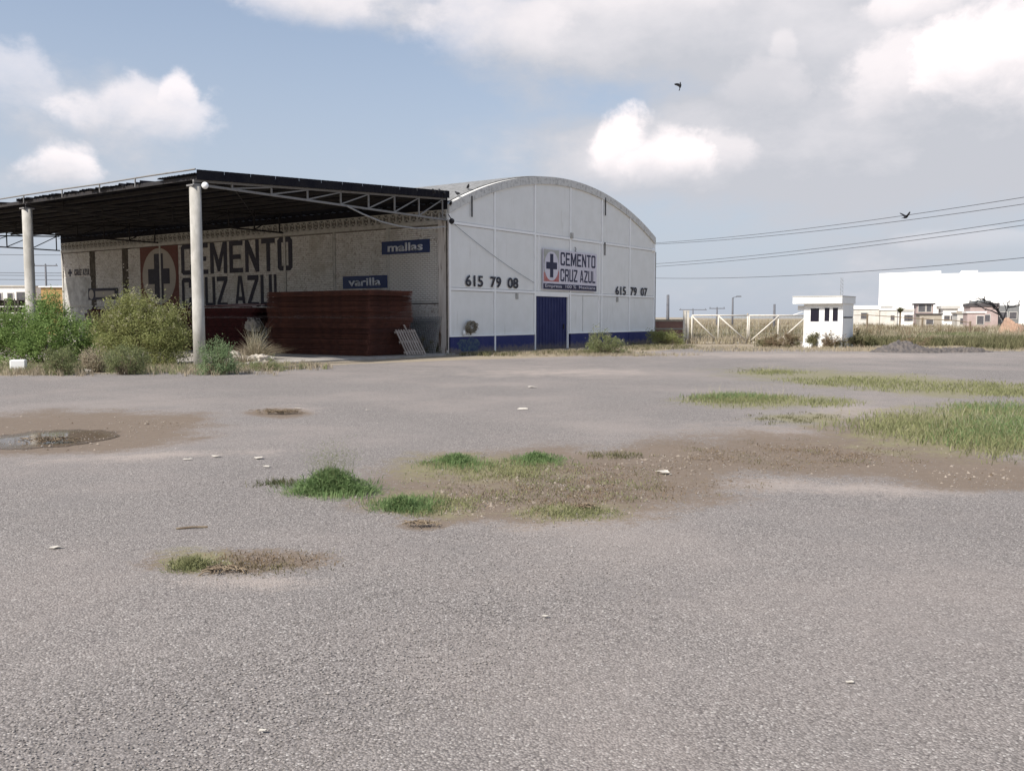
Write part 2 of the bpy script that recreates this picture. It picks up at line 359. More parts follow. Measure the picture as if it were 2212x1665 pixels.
# foliage
L_ = leafmat
LG1 = L_('deep_green_leaves', (.17, .26, .085), (.29, .39, .15), (.21, .29, .10), .45)
LG2 = L_('olive_leaves', (.235, .265, .10), (.40, .41, .19), (.29, .30, .13), .45)
LG3 = L_('pale_weed_leaves', (.17, .205, .095), (.26, .27, .14), None, .3)
LDRY = L_('straw_blades', (.43, .365, .275), (.32, .27, .195), (.36, .32, .22), .25)
LGR = L_('grass_blades', (.135, .22, .085), (.25, .325, .15), None, .42)
LYE = L_('yellow_green_blades', (.215, .225, .105), (.33, .325, .18), (.24, .25, .125), .36)
LOL = L_('dull_olive_blades', (.14, .14, .075), (.21, .19, .11), (.10, .105, .055), .2)
LBR = L_('brown_weed', (.17, .125, .085), (.25, .19, .125), (.15, .14, .075), .15)
LFL = L_('pale_seed_heads', (.38, .36, .26), (.46, .42, .30), None, .2)
# ------------------------------------------------------------------ ground
def project(P):   # world array (N,3) -> photo px
    x, y, z = P[:, 0], P[:, 1], P[:, 2] - CAMH
    fw = y * math.cos(PITCH) - z * math.sin(PITCH); up = y * math.sin(PITCH) + z * math.cos(PITCH)
    fw = np.maximum(fw, .05)
    return CX + F * x / fw, CY - F * up / fw
def ell(px, py, cx_, cy_, rx, ry, rot=0.0, soft=.35):
    soft = soft * 1.0 + .45
    c, s = math.cos(rot), math.sin(rot); dx, dy = px - cx_, py - cy_
    u = (dx * c + dy * s) / rx; v = (-dx * s + dy * c) / ry
    r = np.sqrt(u * u + v * v)
    return np.clip((1 + soft - r) / (2 * soft), 0, 1)
DIRT = [(1190, 1050, 345, 70, -.02, .22), (1000, 1085, 120, 36, 0, .3), (1420, 1000, 170, 36, -.05, .3), (1800, 985, 330, 42, .04, .3), (2120, 1030, 200, 26, .02, .25), (1500, 990, 120, 30, 0, .4),
        (120, 935, 290, 42, -.03, .05), (60, 945, 180, 26, 0, .05), (330, 915, 110, 13, -.12, .3), (520, 1214, 150, 22, 0, .5), (605, 893, 55, 9, 0, .4), (915, 1133, 50, 9, 0, .4), (2000, 940, 230, 40, 0, .4)]
DUST = [(1700, 935, 200, 26, .0, .5), (1290, 1118, 280, 20, -.13, .5), (1640, 1045, 260, 22, -.02, .5), (1900, 1055, 260, 18, .04, .5), (1850, 895, 130, 28, 0, .5), (2110, 1010, 130, 9, 0, .4), (1260, 983, 190, 12, 0, .4), (1420, 975, 190, 10, 0, .4),
        (560, 1255, 190, 20, 0, .5), (640, 885, 60, 10, 0, .5), (1200, 805, 260, 10, 0, .5), (1760, 768, 500, 8, 0, .4), (330, 985, 280, 10, -.04, .5), (1430, 1022, 60, 5, 0, .4)]
GREEN = [(1660, 868, 190, 15, 0, .1), (1900, 825, 330, 20, .06, .1), (2110, 845, 200, 15, 0, .1), (2090, 930, 280, 55, .02, .1), (1030, 1015, 170, 32, 0, .4), (930, 1088, 110, 26, 0, .4), (720, 1062, 95, 16, 0, .3), (430, 1208, 75, 28, 0, .35), (1240, 1105, 110, 20, 0, .5), (1750, 905, 100, 14, 0, .5), (1650, 805, 60, 8, 0, .4)]
EDGE = [(-900, 830), (0, 812), (300, 806), (620, 798), (700, 789), (960, 779), (1180, 772), (1400, 760), (1500, 750), (1660, 753), (1900, 760), (2212, 757), (3200, 757)]
xs = []; x = 0.0
while x < 62: xs.append(x); x += 0.10 + x * 0.006
xs = np.array([-v for v in xs[:0:-1]] + xs)
ys = []; y = 1.5
while y < 64: ys.append(y); y += 0.035 + y * 0.0065
ys = np.array([-8, -3, 0] + ys)
XX, YY = np.meshgrid(xs, ys); P = np.stack([XX.ravel(), YY.ravel(), np.zeros(XX.size)], 1)
px, py = project(P)
def mx_(lst):
    r = np.zeros(len(px))
    for e_ in lst: r = np.maximum(r, ell(px, py, e_[0], e_[1], e_[2], e_[3], e_[4], e_[5]))
    return r
a_dirt, a_dust, a_green = mx_(DIRT), mx_(DUST), mx_(GREEN)
ey = np.interp(px, [e_[0] for e_ in EDGE], [e_[1] for e_ in EDGE])
dpt = F * CAMH / np.maximum(ey - HOR, 5)          # distance of the edge at that bearing
a_soil = np.clip((P[:, 1] - dpt) / 1.2 + .5, 0, 1)
for a_ in (a_dirt, a_dust, a_green): a_[P[:, 1] < 2] = 0
nx, ny = len(xs), len(ys)
idx = np.arange(nx * ny).reshape(ny, nx)
fq = np.stack([idx[:-1, :-1], idx[:-1, 1:], idx[1:, 1:], idx[1:, :-1]], -1).reshape(-1, 4)
me = bpy.data.meshes.new('yard'); me.vertices.add(len(P)); 
# gentle hollows: dirt collects in shallow dips
h = np.zeros(len(P)); h -= a_dirt * 0.012
P[:, 2] = h + 0.004 * np.sin(P[:, 0] * 1.3 + 1.7 * np.sin(P[:, 1] * .9)) + 0.004
me.vertices.foreach_set('co', P.reshape(-1).astype(np.float32))
me.loops.add(fq.size); me.loops.foreach_set('vertex_index', fq.reshape(-1).astype(np.int32))
me.polygons.add(len(fq)); me.polygons.foreach_set('loop_start', (np.arange(len(fq)) * 4).astype(np.int32)); me.polygons.foreach_set('loop_total', np.full(len(fq), 4, np.int32))
me.update(calc_edges=True); me.polygons.foreach_set('use_smooth', np.ones(len(fq), bool))
for nm, a_ in (('dirt', a_dirt), ('dust', a_dust), ('green', a_green), ('soil', a_soil)):
    at_ = me.attributes.new(nm, 'FLOAT', 'POINT'); at_.data.foreach_set('value', a_.astype(np.float32))
m, t, p = newmat('chip_seal_gravel')
geo = N('ShaderNodeNewGeometry', t); pos = geo.outputs['Position']
def attr(t_, n_): q = N('ShaderNodeAttribute', t_); q.attribute_name = n_; return q.outputs['Fac']
def vor(t_, vec, scale, feat='F1'):
    v_ = N('ShaderNodeTexVoronoi', t_, feature=feat); v_.inputs['Scale'].default_value = scale; t_.links.new(vec, v_.inputs['Vector']); return v_
v1 = vor(t, pos, 92); sepc = N('ShaderNodeSeparateColor', t); t.links.new(v1.outputs['Color'], sepc.inputs[0])
stone = mix(t, sepc.outputs[0], (.165, .149, .139), (.330, .299, .279))
stone = mix(t, sstep(t, sepc.outputs[1], .93, .97), stone, (.46, .43, .40))
stone = mix(t, sstep(t, sepc.outputs[2], .93, .97), stone, (.085, .075, .075))
gap = sstep(t, v1.outputs['Distance'], .42, .78)
stone = mix(t, mth(t, 'MULTIPLY', gap, .8), stone, (.120, .107, .099))
big = noise(t, pos, .22, 6, .6); big2 = noise(t, pos, 1.1, 5, .6); fine = noise(t, pos, 18, 4, .7)
stone = mix(t, sstep(t, big, .42, .66, 0, .5), stone, (.315, .272, .246))
stone = mix(t, sstep(t, big2, .50, .72, 0, .45), stone, (.200, .182, .172))
gm = mth(t, 'ADD', noise(t, pos, 34, 3, .8), mth(t, 'MULTIPLY', noise(t, pos, 9, 3, .8), .6))
stone = mix(t, sstep(t, gm, .70, .52, 0, .42), stone, (.085, .077, .072)); stone = mix(t, sstep(t, gm, .88, 1.02, 0, .35), stone, (.40, .37, .34))
def ragged(name, lo, hi, amp=.9):
    a_ = attr(t, name); q = mth(t, 'ADD', a_, mth(t, 'MULTIPLY', mth(t, 'SUBTRACT', noise(t, pos, 1.3, 9, .7), .5), amp * 2.2))
    q2 = mth(t, 'ADD', q, mth(t, 'MULTIPLY', mth(t, 'SUBTRACT', fine, .5), 1.1))
    return mth(t, 'MULTIPLY', sstep(t, q2, lo, hi), sstep(t, a_, 0.0, .3))
soilc = mix(t, noise(t, pos, 9, 7, .75), (.128, .096, .070), (.225, .176, .134))
dustc = mix(t, noise(t, pos, 14, 6, .75), (.30, .25, .22), (.45, .39, .345))
greenc = mix(t, noise(t, pos, 12, 6, .7), (.17, .155, .085), (.28, .26, .145))
strawc = mix(t, noise(t, pos, 6, 8, .75), (.22, .175, .125), (.40, .345, .265))
c = mix(t, mth(t, 'MULTIPLY', ragged('dust', .3, 1.25), .8), stone, dustc)
c = mix(t, mth(t, 'MULTIPLY', ragged('dirt', .16, .58, .6), .92), c, soilc)
c = mix(t, mth(t, 'MULTIPLY', ragged('green', .3, .9), .75), c, greenc)
c = mix(t, ragged('soil', .42, .62, .6), c, strawc)
t.links.new(c, p.inputs['Base Color']); p.inputs['Roughness'].default_value = .93; p.inputs['Specular IOR Level'].default_value = .2
b = N('ShaderNodeBump', t); b.inputs['Strength'].default_value = .7; b.inputs['Distance'].default_value = .006
inv = mth(t, 'SUBTRACT', 1.0, v1.outputs['Distance']); hgt = mth(t, 'ADD', mth(t, 'MULTIPLY', inv, mth(t, 'SUBTRACT', 1.0, mth(t, 'MULTIPLY', attr(t, 'dirt'), .7))), mth(t, 'MULTIPLY', fine, .8))
t.links.new(hgt, b.inputs['Height']); t.links.new(b.outputs[0], p.inputs['Normal'])
me.materials.append(m); yard = bpy.data.objects.new('yard_pavement', me); COL.objects.link(yard); tag(yard, kind='structure')
mg = mat('dry_field_soil', (.40, .33, .25), (.30, .24, .175), .25, .95, .4, 3, c3=(.25, .225, .14), c3scale=.05, c3lo=.45, c3hi=.7)
q = MB(); q.add([(-2500, -300, -.03), (2500, -300, -.03), (2500, 3200, -.03), (-2500, 3200, -.03)], [(0, 1, 2, 3)])
tag(q.obj('ground', mg), kind='structure')
# low distant rise on the horizon
def hillrow(name, depth, pts, mt):
    q = MB(); v = []
    for (a, z) in pts: v += [(a, depth, -1), (a, depth + 60, z)]
    q.add(v, [(2 * i, 2 * i + 2, 2 * i + 3, 2 * i + 1) for i in range(len(pts) - 1)]); return tag(q.obj(name, mt, smooth=True), kind='structure')
mh = mat('far_scrub_hills', (.26, .27, .26), (.30, .29, .27), .01, 1.0)
hp = [(-1100 + 50 * i, 1.5 + 1.0 * math.sin(i * .7) + .8 * math.sin(i * 1.9)) for i in range(46)]
hillrow('hills', 900, hp, mh)

# ------------------------------------------------------------------ blades, leaves
def blade_arr(base, hgt, wid, lean=.35, seed=0, bend=.5):
    """three-segment curved blades as 6-vertex strips"""
    r = np.random.default_rng(seed); K = len(base)
    a = r.uniform(0, 2 * np.pi, K); ln = r.uniform(.05, 1, K) * lean
    hh = hgt * r.uniform(.45, 1.1, K); ww = wid * r.uniform(.6, 1.3, K)
    d = np.stack([np.cos(a), np.sin(a), np.zeros(K)], 1); b = r.uniform(0, 2 * np.pi, K); s = np.stack([np.cos(b), np.sin(b), np.zeros(K)], 1)
    V = np.zeros((K, 5, 3)); up = np.array([0, 0, 1.0])
    V[:, 0] = base - s * ww[:, None] / 2; V[:, 1] = base + s * ww[:, None] / 2
    mid = base + up * (hh * .55)[:, None] + d * (hh * ln * .35)[:, None]
    V[:, 2] = mid + s * ww[:, None] * .4; V[:, 3] = mid - s * ww[:, None] * .4
    V[:, 4] = base + up * (hh * (1 - .35 * ln * bend))[:, None] + d * (hh * ln)[:, None]
    return V
BF = [(0, 1, 2, 3), (3, 2, 4)]
def ell_pts(cx_, cy_, rx, ry, n, seed, rot=0.0, power=.5, ragged_=.25):
    r = np.random.default_rng(seed); a = r.uniform(0, 2 * np.pi, n); q = np.abs(r.normal(0, .62, n)); q = np.where(q > 1.5, r.uniform(0, 1, n), q); q = np.sqrt(q * r.uniform(.5, 1.1, n))
    q *= 1 + ragged_ * np.sin(a * 3 + seed) * .6 + ragged_ * np.sin(a * 7 + seed * 2) * .4
    u, v = q * np.cos(a) * rx, q * np.sin(a) * ry
    X = cx_ + u * math.cos(rot) - v * math.sin(rot); Y = cy_ + u * math.sin(rot) + v * math.cos(rot)
    dx = X - CX; dy = CY - Y
    ry_ = F * math.cos(PITCH) + dy * math.sin(PITCH); rz = -F * math.sin(PITCH) + dy * math.cos(PITCH)
    tt = -CAMH / np.minimum(rz, -1e-3)
    return np.stack([dx * tt, ry_ * tt, np.zeros(n)], 1)
def clumpy(base, k, spread, seed):
    r = np.random.default_rng(seed); base = base[r.permutation(len(base))]; idx = r.integers(0, max(1, len(base) // k), len(base))
    return base[idx] + np.concatenate([r.normal(0, spread, (len(base), 2)), np.zeros((len(base), 1))], 1)
def patch(name, label, ells, n, hgt, wid, mats, seed, lean=.5, cl=None, cat='grass'):
    B = [ell_pts(e_[0], e_[1], e_[2], e_[3], int(n * e_[4]), seed + i) for i, e_ in enumerate(ells)]
    B = np.concatenate(B)
    hk = np.random.default_rng(seed + 99)
    if cl: B = clumpy(B, cl[0], cl[1], seed)
    V = blade_arr(B, hgt, wid, lean, seed)
    return tag(quads(name, V, mats, nper=5, faces_per=BF), label, cat, kind='stuff')
def leaves(C, ln, wd, seed, up=.3):
    """diamond leaves, folded at the rib"""
    r = np.random.default_rng(seed); K = len(C); d = r.normal(size=(K, 3)); d[:, 2] = d[:, 2] * .7 + up; d /= np.linalg.norm(d, axis=1)[:, None]
    s = np.cross(d, r.normal(size=(K, 3))); s /= np.linalg.norm(s, axis=1)[:, None]; nn = np.cross(d, s)
    L = (ln * r.uniform(.6, 1.3, K))[:, None]; Wd = (wd * r.uniform(.6, 1.3, K))[:, None]
    V = np.zeros((K, 4, 3)); V[:, 0] = C; V[:, 1] = C + d * L * .5 + s * Wd / 2 + nn * Wd * .15; V[:, 2] = C + d * L; V[:, 3] = C + d * L * .5 - s * Wd / 2 + nn * Wd * .15
    return V
LF = [(0, 1, 2), (0, 2, 3)]
def shrub(name, label, cat, base, lobes, nclump, per, ln, wd, mt, seed, stem=M['twig'], group=None, cr=.16, sprigs=0, spm=None, up=.35):
    """lobes: list of (dx, dy, z, rx, ry, rz) in the plant's own frame (x right, y away)"""
    rt = empty(name, base, 0, label, cat, group); r = np.random.default_rng(seed)
    pts = []
    wts = np.array([l[3] * l[5] for l in lobes]); wts /= wts.sum()
    for l, w in zip(lobes, wts):
        k = max(3, int(nclump * w)); d = r.normal(size=(k, 3)); d /= np.linalg.norm(d, axis=1)[:, None]; q = r.uniform(.25, 1.0, k) ** .6
        c = d * q[:, None] * np.array(l[3:6]) * (1 + .27 * r.normal(size=(k, 1)) * (q[:, None] > .8)) + np.array(l[0:3]); c[:, 2] = np.maximum(c[:, 2], .05); pts.append(c)
    C = np.concatenate(pts)
    rad = cr * r.uniform(.5, 1.5, len(C))
    A = np.repeat(C, per, 0) + r.normal(size=(len(C) * per, 3)) * np.repeat(rad, per)[:, None] * .6
    A[:, 2] = np.maximum(A[:, 2], .02)
    quads('foliage', leaves(A, ln, wd, seed, up), mt, rt, nper=4, faces_per=LF)['kind'] = 'stuff'
    q = MB(); sel = r.choice(len(C), min(len(C), 60), replace=False)
    for i in sel:
        e_ = Vector(C[i]); b0 = Vector((lobes[0][0] * .3 + r.normal() * .08, r.normal() * .08, 0)); b0.x += e_.x * .35; b0.y += e_.y * .35
        mid = b0.lerp(e_, .55) + Vector((r.normal() * .05, r.normal() * .05, .08))
        q.tube([b0, mid, e_], [.014, .009, .004], 4, cap=False)
    q.obj('stem', stem, rt)
    if sprigs:
        top = C[C[:, 2] > np.percentile(C[:, 2], 45)]; T = top[r.integers(0, len(top), sprigs)] + r.normal(size=(sprigs, 3)) * .12 + np.array([0, 0, .1])
        A = np.repeat(T, 7, 0) + r.normal(size=(sprigs * 7, 3)) * .03
        o = quads('seed_heads', leaves(A, ln * .8, wd * .9, seed + 5, 1.0), spm or LFL, rt, nper=4, faces_per=LF); o['kind'] = 'stuff'
    return rt
def tuft(name, label, base, rad, n, hgt, ln, wd, mt, seed, seeds=0, sh=.5, group=None):
    rt = empty(name, base, 0, label, 'grass tuft', group); r = np.random.default_rng(seed)
    a = r.uniform(0, 2 * np.pi, n); q = np.abs(r.normal(0, .5, n)); q = np.where(q > 1.25, q * .5, q)
    lob = 1 + .22 * np.sin(a * 3 + seed) + .15 * np.sin(a * 5 + 2 * seed); x = np.cos(a) * q * rad[0] * lob; y = np.sin(a) * q * rad[1] * lob
    top = hgt * np.clip(1 - .75 * (q / 1.1) ** 2, .12, 1) * r.uniform(.7, 1.25, n); z = top * r.uniform(0, 1, n) ** .7
    C = np.stack([x, y, np.maximum(z - ln * .3, .0)], 1); V = leaves(C, ln, wd, seed, .75); V[:, :, 2] = np.maximum(V[:, :, 2], .003)
    quads('blades', V, mt, rt, nper=4, faces_per=LF)['kind'] = 'stuff'
    if seeds:
        k = seeds; a = r.uniform(0, 2 * np.pi, k); q = r.uniform(0, 1, k) ** .6; B = np.stack([np.cos(a) * q * rad[0] * .6, np.sin(a) * q * rad[1] * .6, np.full(k, hgt * .5)], 1)
        V = blade_arr(B, sh, .0022, .45, seed + 1, .2); quads('seed_stalks', V, LG3, rt, nper=5, faces_per=BF)['kind'] = 'stuff'
        T = V[:, 4][r.integers(0, k, k * 9)] + r.normal(0, 1, (k * 9, 3)) * np.array([.035, .035, .05]); quads('seed_heads', leaves(T, .016, .004, seed + 2, .5), LG3, rt, nper=4, faces_per=LF)['kind'] = 'stuff'
    return rt
def bladeplant(name, label, cat, base, rad, n, hgt, wid, mt, seed, lean=.9, group=None, stalks=0, sh=1.4):
    rt = empty(name, base, 0, label, cat, group); r = np.random.default_rng(seed)
    a = r.uniform(0, 2 * np.pi, n); q = r.uniform(0, 1, n) ** .6
    B = np.stack([np.cos(a) * q * rad[0], np.sin(a) * q * rad[1], np.zeros(n)], 1)
    V = blade_arr(B, hgt, wid, lean, seed); k = (1 - .55 * q)[:, None, None]; V[:, :, 2:3] *= k
    V[:, 4, 0] += np.cos(a) * q * hgt * .35; V[:, 4, 1] += np.sin(a) * q * hgt * .35
    quads('blades', V, mt, rt, nper=5, faces_per=BF)['kind'] = 'stuff'
    if stalks:
        a = r.uniform(0, 2 * np.pi, stalks); q = r.uniform(0, 1, stalks) ** .6
        B = np.stack([np.cos(a) * q * rad[0] * .6, np.sin(a) * q * rad[1] * .6, np.zeros(stalks)], 1)
        V = blade_arr(B, hgt * sh, wid * .45, lean * .7, seed + 1); quads('seed_stalks', V, LFL, rt, nper=5, faces_per=BF)['kind'] = 'stuff'
    return rt

# ------------------------------------------------------------------ lettering
def text_mesh(body, x0, x1, z0, z1, bold, mt, name='lettering', axis='x', parent=None, off=-.02, depth=.006, yconst=0.0, space=1.0):
    """letters fitted in a box of a wall: axis 'x' reads along +x on a wall facing -y; 'y' reads along -y on a wall facing -x"""
    cu = bpy.data.curves.new(name, 'FONT'); cu.body = body; cu.offset = bold; cu.space_character = space; cu.resolution_u = 3; cu.extrude = .0
    ob = bpy.data.objects.new(name, cu); COL.objects.link(ob)
    dg = bpy.context.evaluated_depsgraph_get(); dg.update(); me = bpy.data.meshes.new_from_object(ob.evaluated_get(dg))
    bpy.data.objects.remove(ob); bpy.data.curves.remove(cu)
    co = np.zeros(len(me.vertices) * 3); me.vertices.foreach_get('co', co); co = co.reshape(-1, 3)
    lo, hi = co.min(0), co.max(0); u = (co[:, 0] - lo[0]) / (hi[0] - lo[0]); v = (co[:, 1] - lo[1]) / (hi[1] - lo[1])
    Z = z0 + v * (z1 - z0); A = x0 + u * (x1 - x0)
    out = np.stack([A, np.full(len(A), yconst + off), Z], 1) if axis == 'x' else np.stack([np.full(len(A), yconst + off), A, Z], 1)
    me.vertices.foreach_set('co', out.reshape(-1)); me.materials.clear(); me.materials.append(mt)
    # thickness of the cut-out or paint film
    bm = bmesh.new(); bm.from_mesh(me)
    ext = bmesh.ops.extrude_face_region(bm, geom=bm.faces[:]); vec = Vector((0, -depth, 0)) if axis == 'x' else Vector((-depth, 0, 0))
    bmesh.ops.translate(bm, verts=[e for e in ext['geom'] if isinstance(e, bmesh.types.BMVert)], vec=vec)
    bmesh.ops.recalc_face_normals(bm, faces=bm.faces); bm.to_mesh(me); bm.free()
    me.name = name; o = bpy.data.objects.new(name, me); COL.objects.link(o)
    if parent: o.parent = parent
    return o
def glyph(ch, s=.27, t=.15, c=.16, v=.09):
    m = lambda P_: [(1 - x, y) for x, y in P_][::-1]
    if ch == 'C': return [[(c, 0), (1 - c, 0), (1, v), (1, .34), (1 - s, .34), (1 - s, t), (s, t), (s, 1 - t), (1 - s, 1 - t), (1 - s, .66), (1, .66), (1, 1 - v), (1 - c, 1), (c, 1), (0, 1 - v), (0, v)]]
    if ch == 'O': h_ = [(c, 0), (.5, 0), (.5, t), (s, t), (s, 1 - t), (.5, 1 - t), (.5, 1), (c, 1), (0, 1 - v), (0, v)]; return [h_, m(h_)]
    if ch == 'E': return [[(0, 0), (1, 0), (1, t), (s, t), (s, .5 - t / 2), (.85, .5 - t / 2), (.85, .5 + t / 2), (s, .5 + t / 2), (s, 1 - t), (1, 1 - t), (1, 1), (0, 1)]]
    if ch == 'M': q_ = s * .78; return [[(0, 0), (q_, 0), (q_, .64), (.43, .06), (.57, .06), (1 - q_, .64), (1 - q_, 0), (1, 0), (1, 1), (1 - q_ * 1.1, 1), (.5, .44), (q_ * 1.1, 1), (0, 1)]]
    if ch == 'N': return [[(0, 0), (s * .9, 0), (s * .9, .60), (1 - s * .9, 0), (1, 0), (1, 1), (1 - s * .9, 1), (1 - s * .9, .40), (s * .9, 1), (0, 1)]]
    if ch == 'T': return [[(.5 - s / 2, 0), (.5 + s / 2, 0), (.5 + s / 2, 1 - t), (1, 1 - t), (1, 1), (0, 1), (0, 1 - t), (.5 - s / 2, 1 - t)]]
    if ch == 'U': return [[(c, 0), (1 - c, 0), (1, v), (1, 1), (1 - s, 1), (1 - s, t), (s, t), (s, 1), (0, 1), (0, v)]]
    if ch == 'Z': return [[(0, 0), (1, 0), (1, t), (s * 1.2, t), (1, 1 - t), (1, 1), (0, 1), (0, 1 - t), (1 - s * 1.2, 1 - t), (0, t)]]
    if ch == 'L': return [[(0, 0), (1, 0), (1, t), (s, t), (s, 1), (0, 1)]]
    if ch == 'R': return [[(0, 0), (s, 0), (s, 1), (0, 1)], [(s, 1 - t), (1 - s, 1 - t), (1 - s, .72), (1, .72), (1, 1 - v), (1 - c, 1), (s, 1)], [(s, .42), (1 - c, .42), (1, .5), (1, .72), (1 - s, .72), (1 - s, .42 + t), (s, .42 + t)], [(1 - s, 0), (1, 0), (1, .34), (.86, .42), (.52, .42), (1 - s, .33)]]
    if ch == 'A':
        h_ = [(0, 0), (s * .9, 0), (.5, .80), (.5, 1), (.34, 1)]; e = lambda y: s * .9 + (.5 - s * .9) * y / .80
        return [h_, m(h_), [(e(.2), .2), (1 - e(.2), .2), (1 - e(.33), .33), (e(.33), .33)]]
    return []
def block_text(body, x0, x1, z0, z1, mt, axis='x', parent=None, const=0.0, depth=.004, gap=.17, name='letter'):
    """block capitals; each letter is one mesh. axis as in text_mesh"""
    W_ = {'M': 1.3, 'T': .95, ' ': .35, 'L': .85}; tot = sum(W_.get(ch, 1.0) for ch in body) + gap * (len(body) - 1); u = 0
    for ch in body:
        w_ = W_.get(ch, 1.0)
        if ch != ' ':
            q = MB()
            for P_ in glyph(ch):
                pts = []
                for (gx_, gy_) in P_:
                    A = x0 + (x1 - x0) * (u + gx_ * w_) / tot; Z = z0 + (z1 - z0) * gy_; pts.append((A, const, Z) if axis == 'x' else (const, A, Z))
                q.poly(pts, (0, -depth, 0) if axis == 'x' else (-depth, 0, 0))
            q.obj(name, mt, parent)
        u += w_ + gap
def disc_pts(c, rx, rz, n, axis, const):
    P_ = []
    for k in range(n):
        a = 2 * math.pi * k / n; A, Z = c[0] + rx * math.cos(a), c[1] + rz * math.sin(a)
        P_.append((A, const, Z) if axis == 'x' else (const, A, Z))
    return P_
# ------------------------------------------------------------------ warehouse (own frame: x along the facade, y along the side wall)
C0 = Vector((-2.70, 38.3, 0)); ANG = math.atan2(.819, .573)
WH = empty('warehouse', C0, ANG, 'white warehouse with an arched roof, navy door and painted phone numbers', 'warehouse')
WID, LEN, EAVE, PEAK = 19.7, 30.7, 6.35, 8.55
RAD = ((WID / 2) ** 2 + (PEAK - EAVE) ** 2) / (2 * (PEAK - EAVE)); ZC = PEAK - RAD
def arch(x, dr=0.0): return ZC + math.sqrt(max((RAD + dr) ** 2 - (x - WID / 2) ** 2, 0))
XP = [0, 3.32, 6.62, 9.9, 13.2, 16.45, WID]
Z1, Z2, ZB = 2.80, 5.60, .78
def tobl(loc): return WH.matrix_world @ Vector(loc)
bpy.context.view_layer.update()
# lower, middle and upper panels
def fpanel(x0, x1, z0, z1, mt='panel', y=.0, top=None):
    q = MB()
    if top is None: pts = [(x0, y, z0), (x1, y, z0), (x1, y, z1), (x0, y, z1)]
    else:
        pts = [(x0, y, z0), (x1, y, z0)] + [(x1 + (x0 - x1) * k / 8, y, arch(x1 + (x0 - x1) * k / 8, -.35)) for k in range(9)]
    q.poly(pts, (0, .12, 0)); return q.obj('wall_panel', M[mt], WH)
g2 = .072
for i in range(6):
    a, b_ = XP[i] + g2, XP[i + 1] - g2
    if i == 2: segs = []
    elif i == 1: segs = [(a, b_)]
    else: segs = [(a, b_)]
    for (s0, s1) in segs:
        if i == 3:
            fpanel(s0, 11.2, ZB + .03, Z1 - g2); fpanel(11.26, s1, ZB + .03, Z1 - g2)
        else: fpanel(s0, s1, ZB + .03, Z1 - g2)
        fpanel(s0, s1, .0, ZB - .03, 'blue' if i else 'blue', y=-.03)
    fpanel(a, b_, Z1 + g2, Z2 - g2)
    fpanel(a, b_, Z2 + g2, 0, top=True)
# posts and rails, proud
for i, x in enumerate(XP):
    q = MB(); zt = arch(min(max(x, .12), WID - .12), -.33); x0, x1 = (x, x + .12) if i == 0 else ((x - .12, x) if i == 6 else (x - .055, x + .055))
    q.box(x0, x1, -.045, .1, ZB + .03, zt); q.obj('post', M['frame'], WH)
    if i in (1, 4, 5):
        q = MB(); q.box(x0 + .01, x1 - .01, -.05, .1, 0, ZB - .03); q.obj('post_foot', M['frame'] if i == 1 else M['blue'], WH)
for (x, za, zb_) in ((6.95, Z1 + .06, Z2 - .06), (12.95, Z1 + .06, Z2 - .06), (9.72, 0, Z1 - .06), (6.68, 0, Z1 - .06), (12.9, ZB + .03, Z1 - .06)):
    q = MB(); q.box(x - .035, x + .035, -.032, .08, za, zb_); q.obj('mullion', M['frame'], WH)
for (z, h_) in ((Z1, .11), (Z2, .11)):
    for i in range(6):
        q = MB(); q.box(XP[i] + (.12 if i == 0 else .057), XP[i + 1] - (.12 if i == 5 else .057), -.04, .1, z - h_ / 2, z + h_ / 2); q.obj('rail', M['frame'], WH)
for (x0, x1) in ((.0, 6.62), (9.78, WID)):
    q = MB(); q.box(x0, x1, -.06, .1, ZB - .028, ZB + .028); q.obj('sill_rail', M['frame'], WH)
# door: navy steel leaf with ribs, lintel
D = empty('door', (0, 0, 0)); D.parent = WH
q = MB(); q.box(6.72, 9.68, .05, .10, .02, 2.62); q.obj('door_leaf', M['door'], D)
for k in range(11):
    q = MB(); xx = 6.85 + k * .27; q.box(xx, xx + .035, .03, .05, .04, 2.60); q.obj('door_rib', M['door'], D)
q = MB(); q.box(9.3, 9.36, -.02, .03, 1.0, 1.25); q.obj('handle', M['darksteel'], D)
q = MB(); q.box(6.62, 9.78, -.03, .1, 2.62, 2.745); q.obj('lintel', M['frame'], WH)
# arch rim: curved fascia band, built of blocks
for k in range(26):
    xa, xb = WID * k / 26, WID * (k + 1) / 26 - .012; n = 3; pts = []
    top_ = [(xa + (xb - xa) * j / n, arch(xa + (xb - xa) * j / n, .0)) for j in range(n + 1)]; bot = [(xa + (xb - xa) * j / n, max(arch(xa + (xb - xa) * j / n, -.36), 5.7)) for j in range(n + 1)]
    pts = [(x, -.075, z) for x, z in bot] + [(x, -.075, z) for x, z in top_[::-1]]
    q = MB(); q.poly(pts, (0, .30, 0)); q.obj('rim_block', M['rim'], WH)
# roof: corrugated barrel sheets
for k in range(31):
    q = MB(); n = 40; y0, y1 = k * .99 + .2, (k + 1) * .99 + .2
    v = []
    for j in range(n + 1):
        x = -.15 + (WID + .3) * j / n
        for (yy, dz) in ((y0, 0), (y0 + .25, .04), (y0 + .5, 0), (y0 + .75, .04), (y1 - .01, 0)):
            v.append((x, yy, arch(min(max(x, 0), WID), .03) + dz))
    q.add(v, [(j * 5 + i, j * 5 + i + 1, (j + 1) * 5 + i + 1, (j + 1) * 5 + i) for j in range(n) for i in range(4)])
    q.obj('roof_sheet', M['roofgrey'], WH, smooth=True)
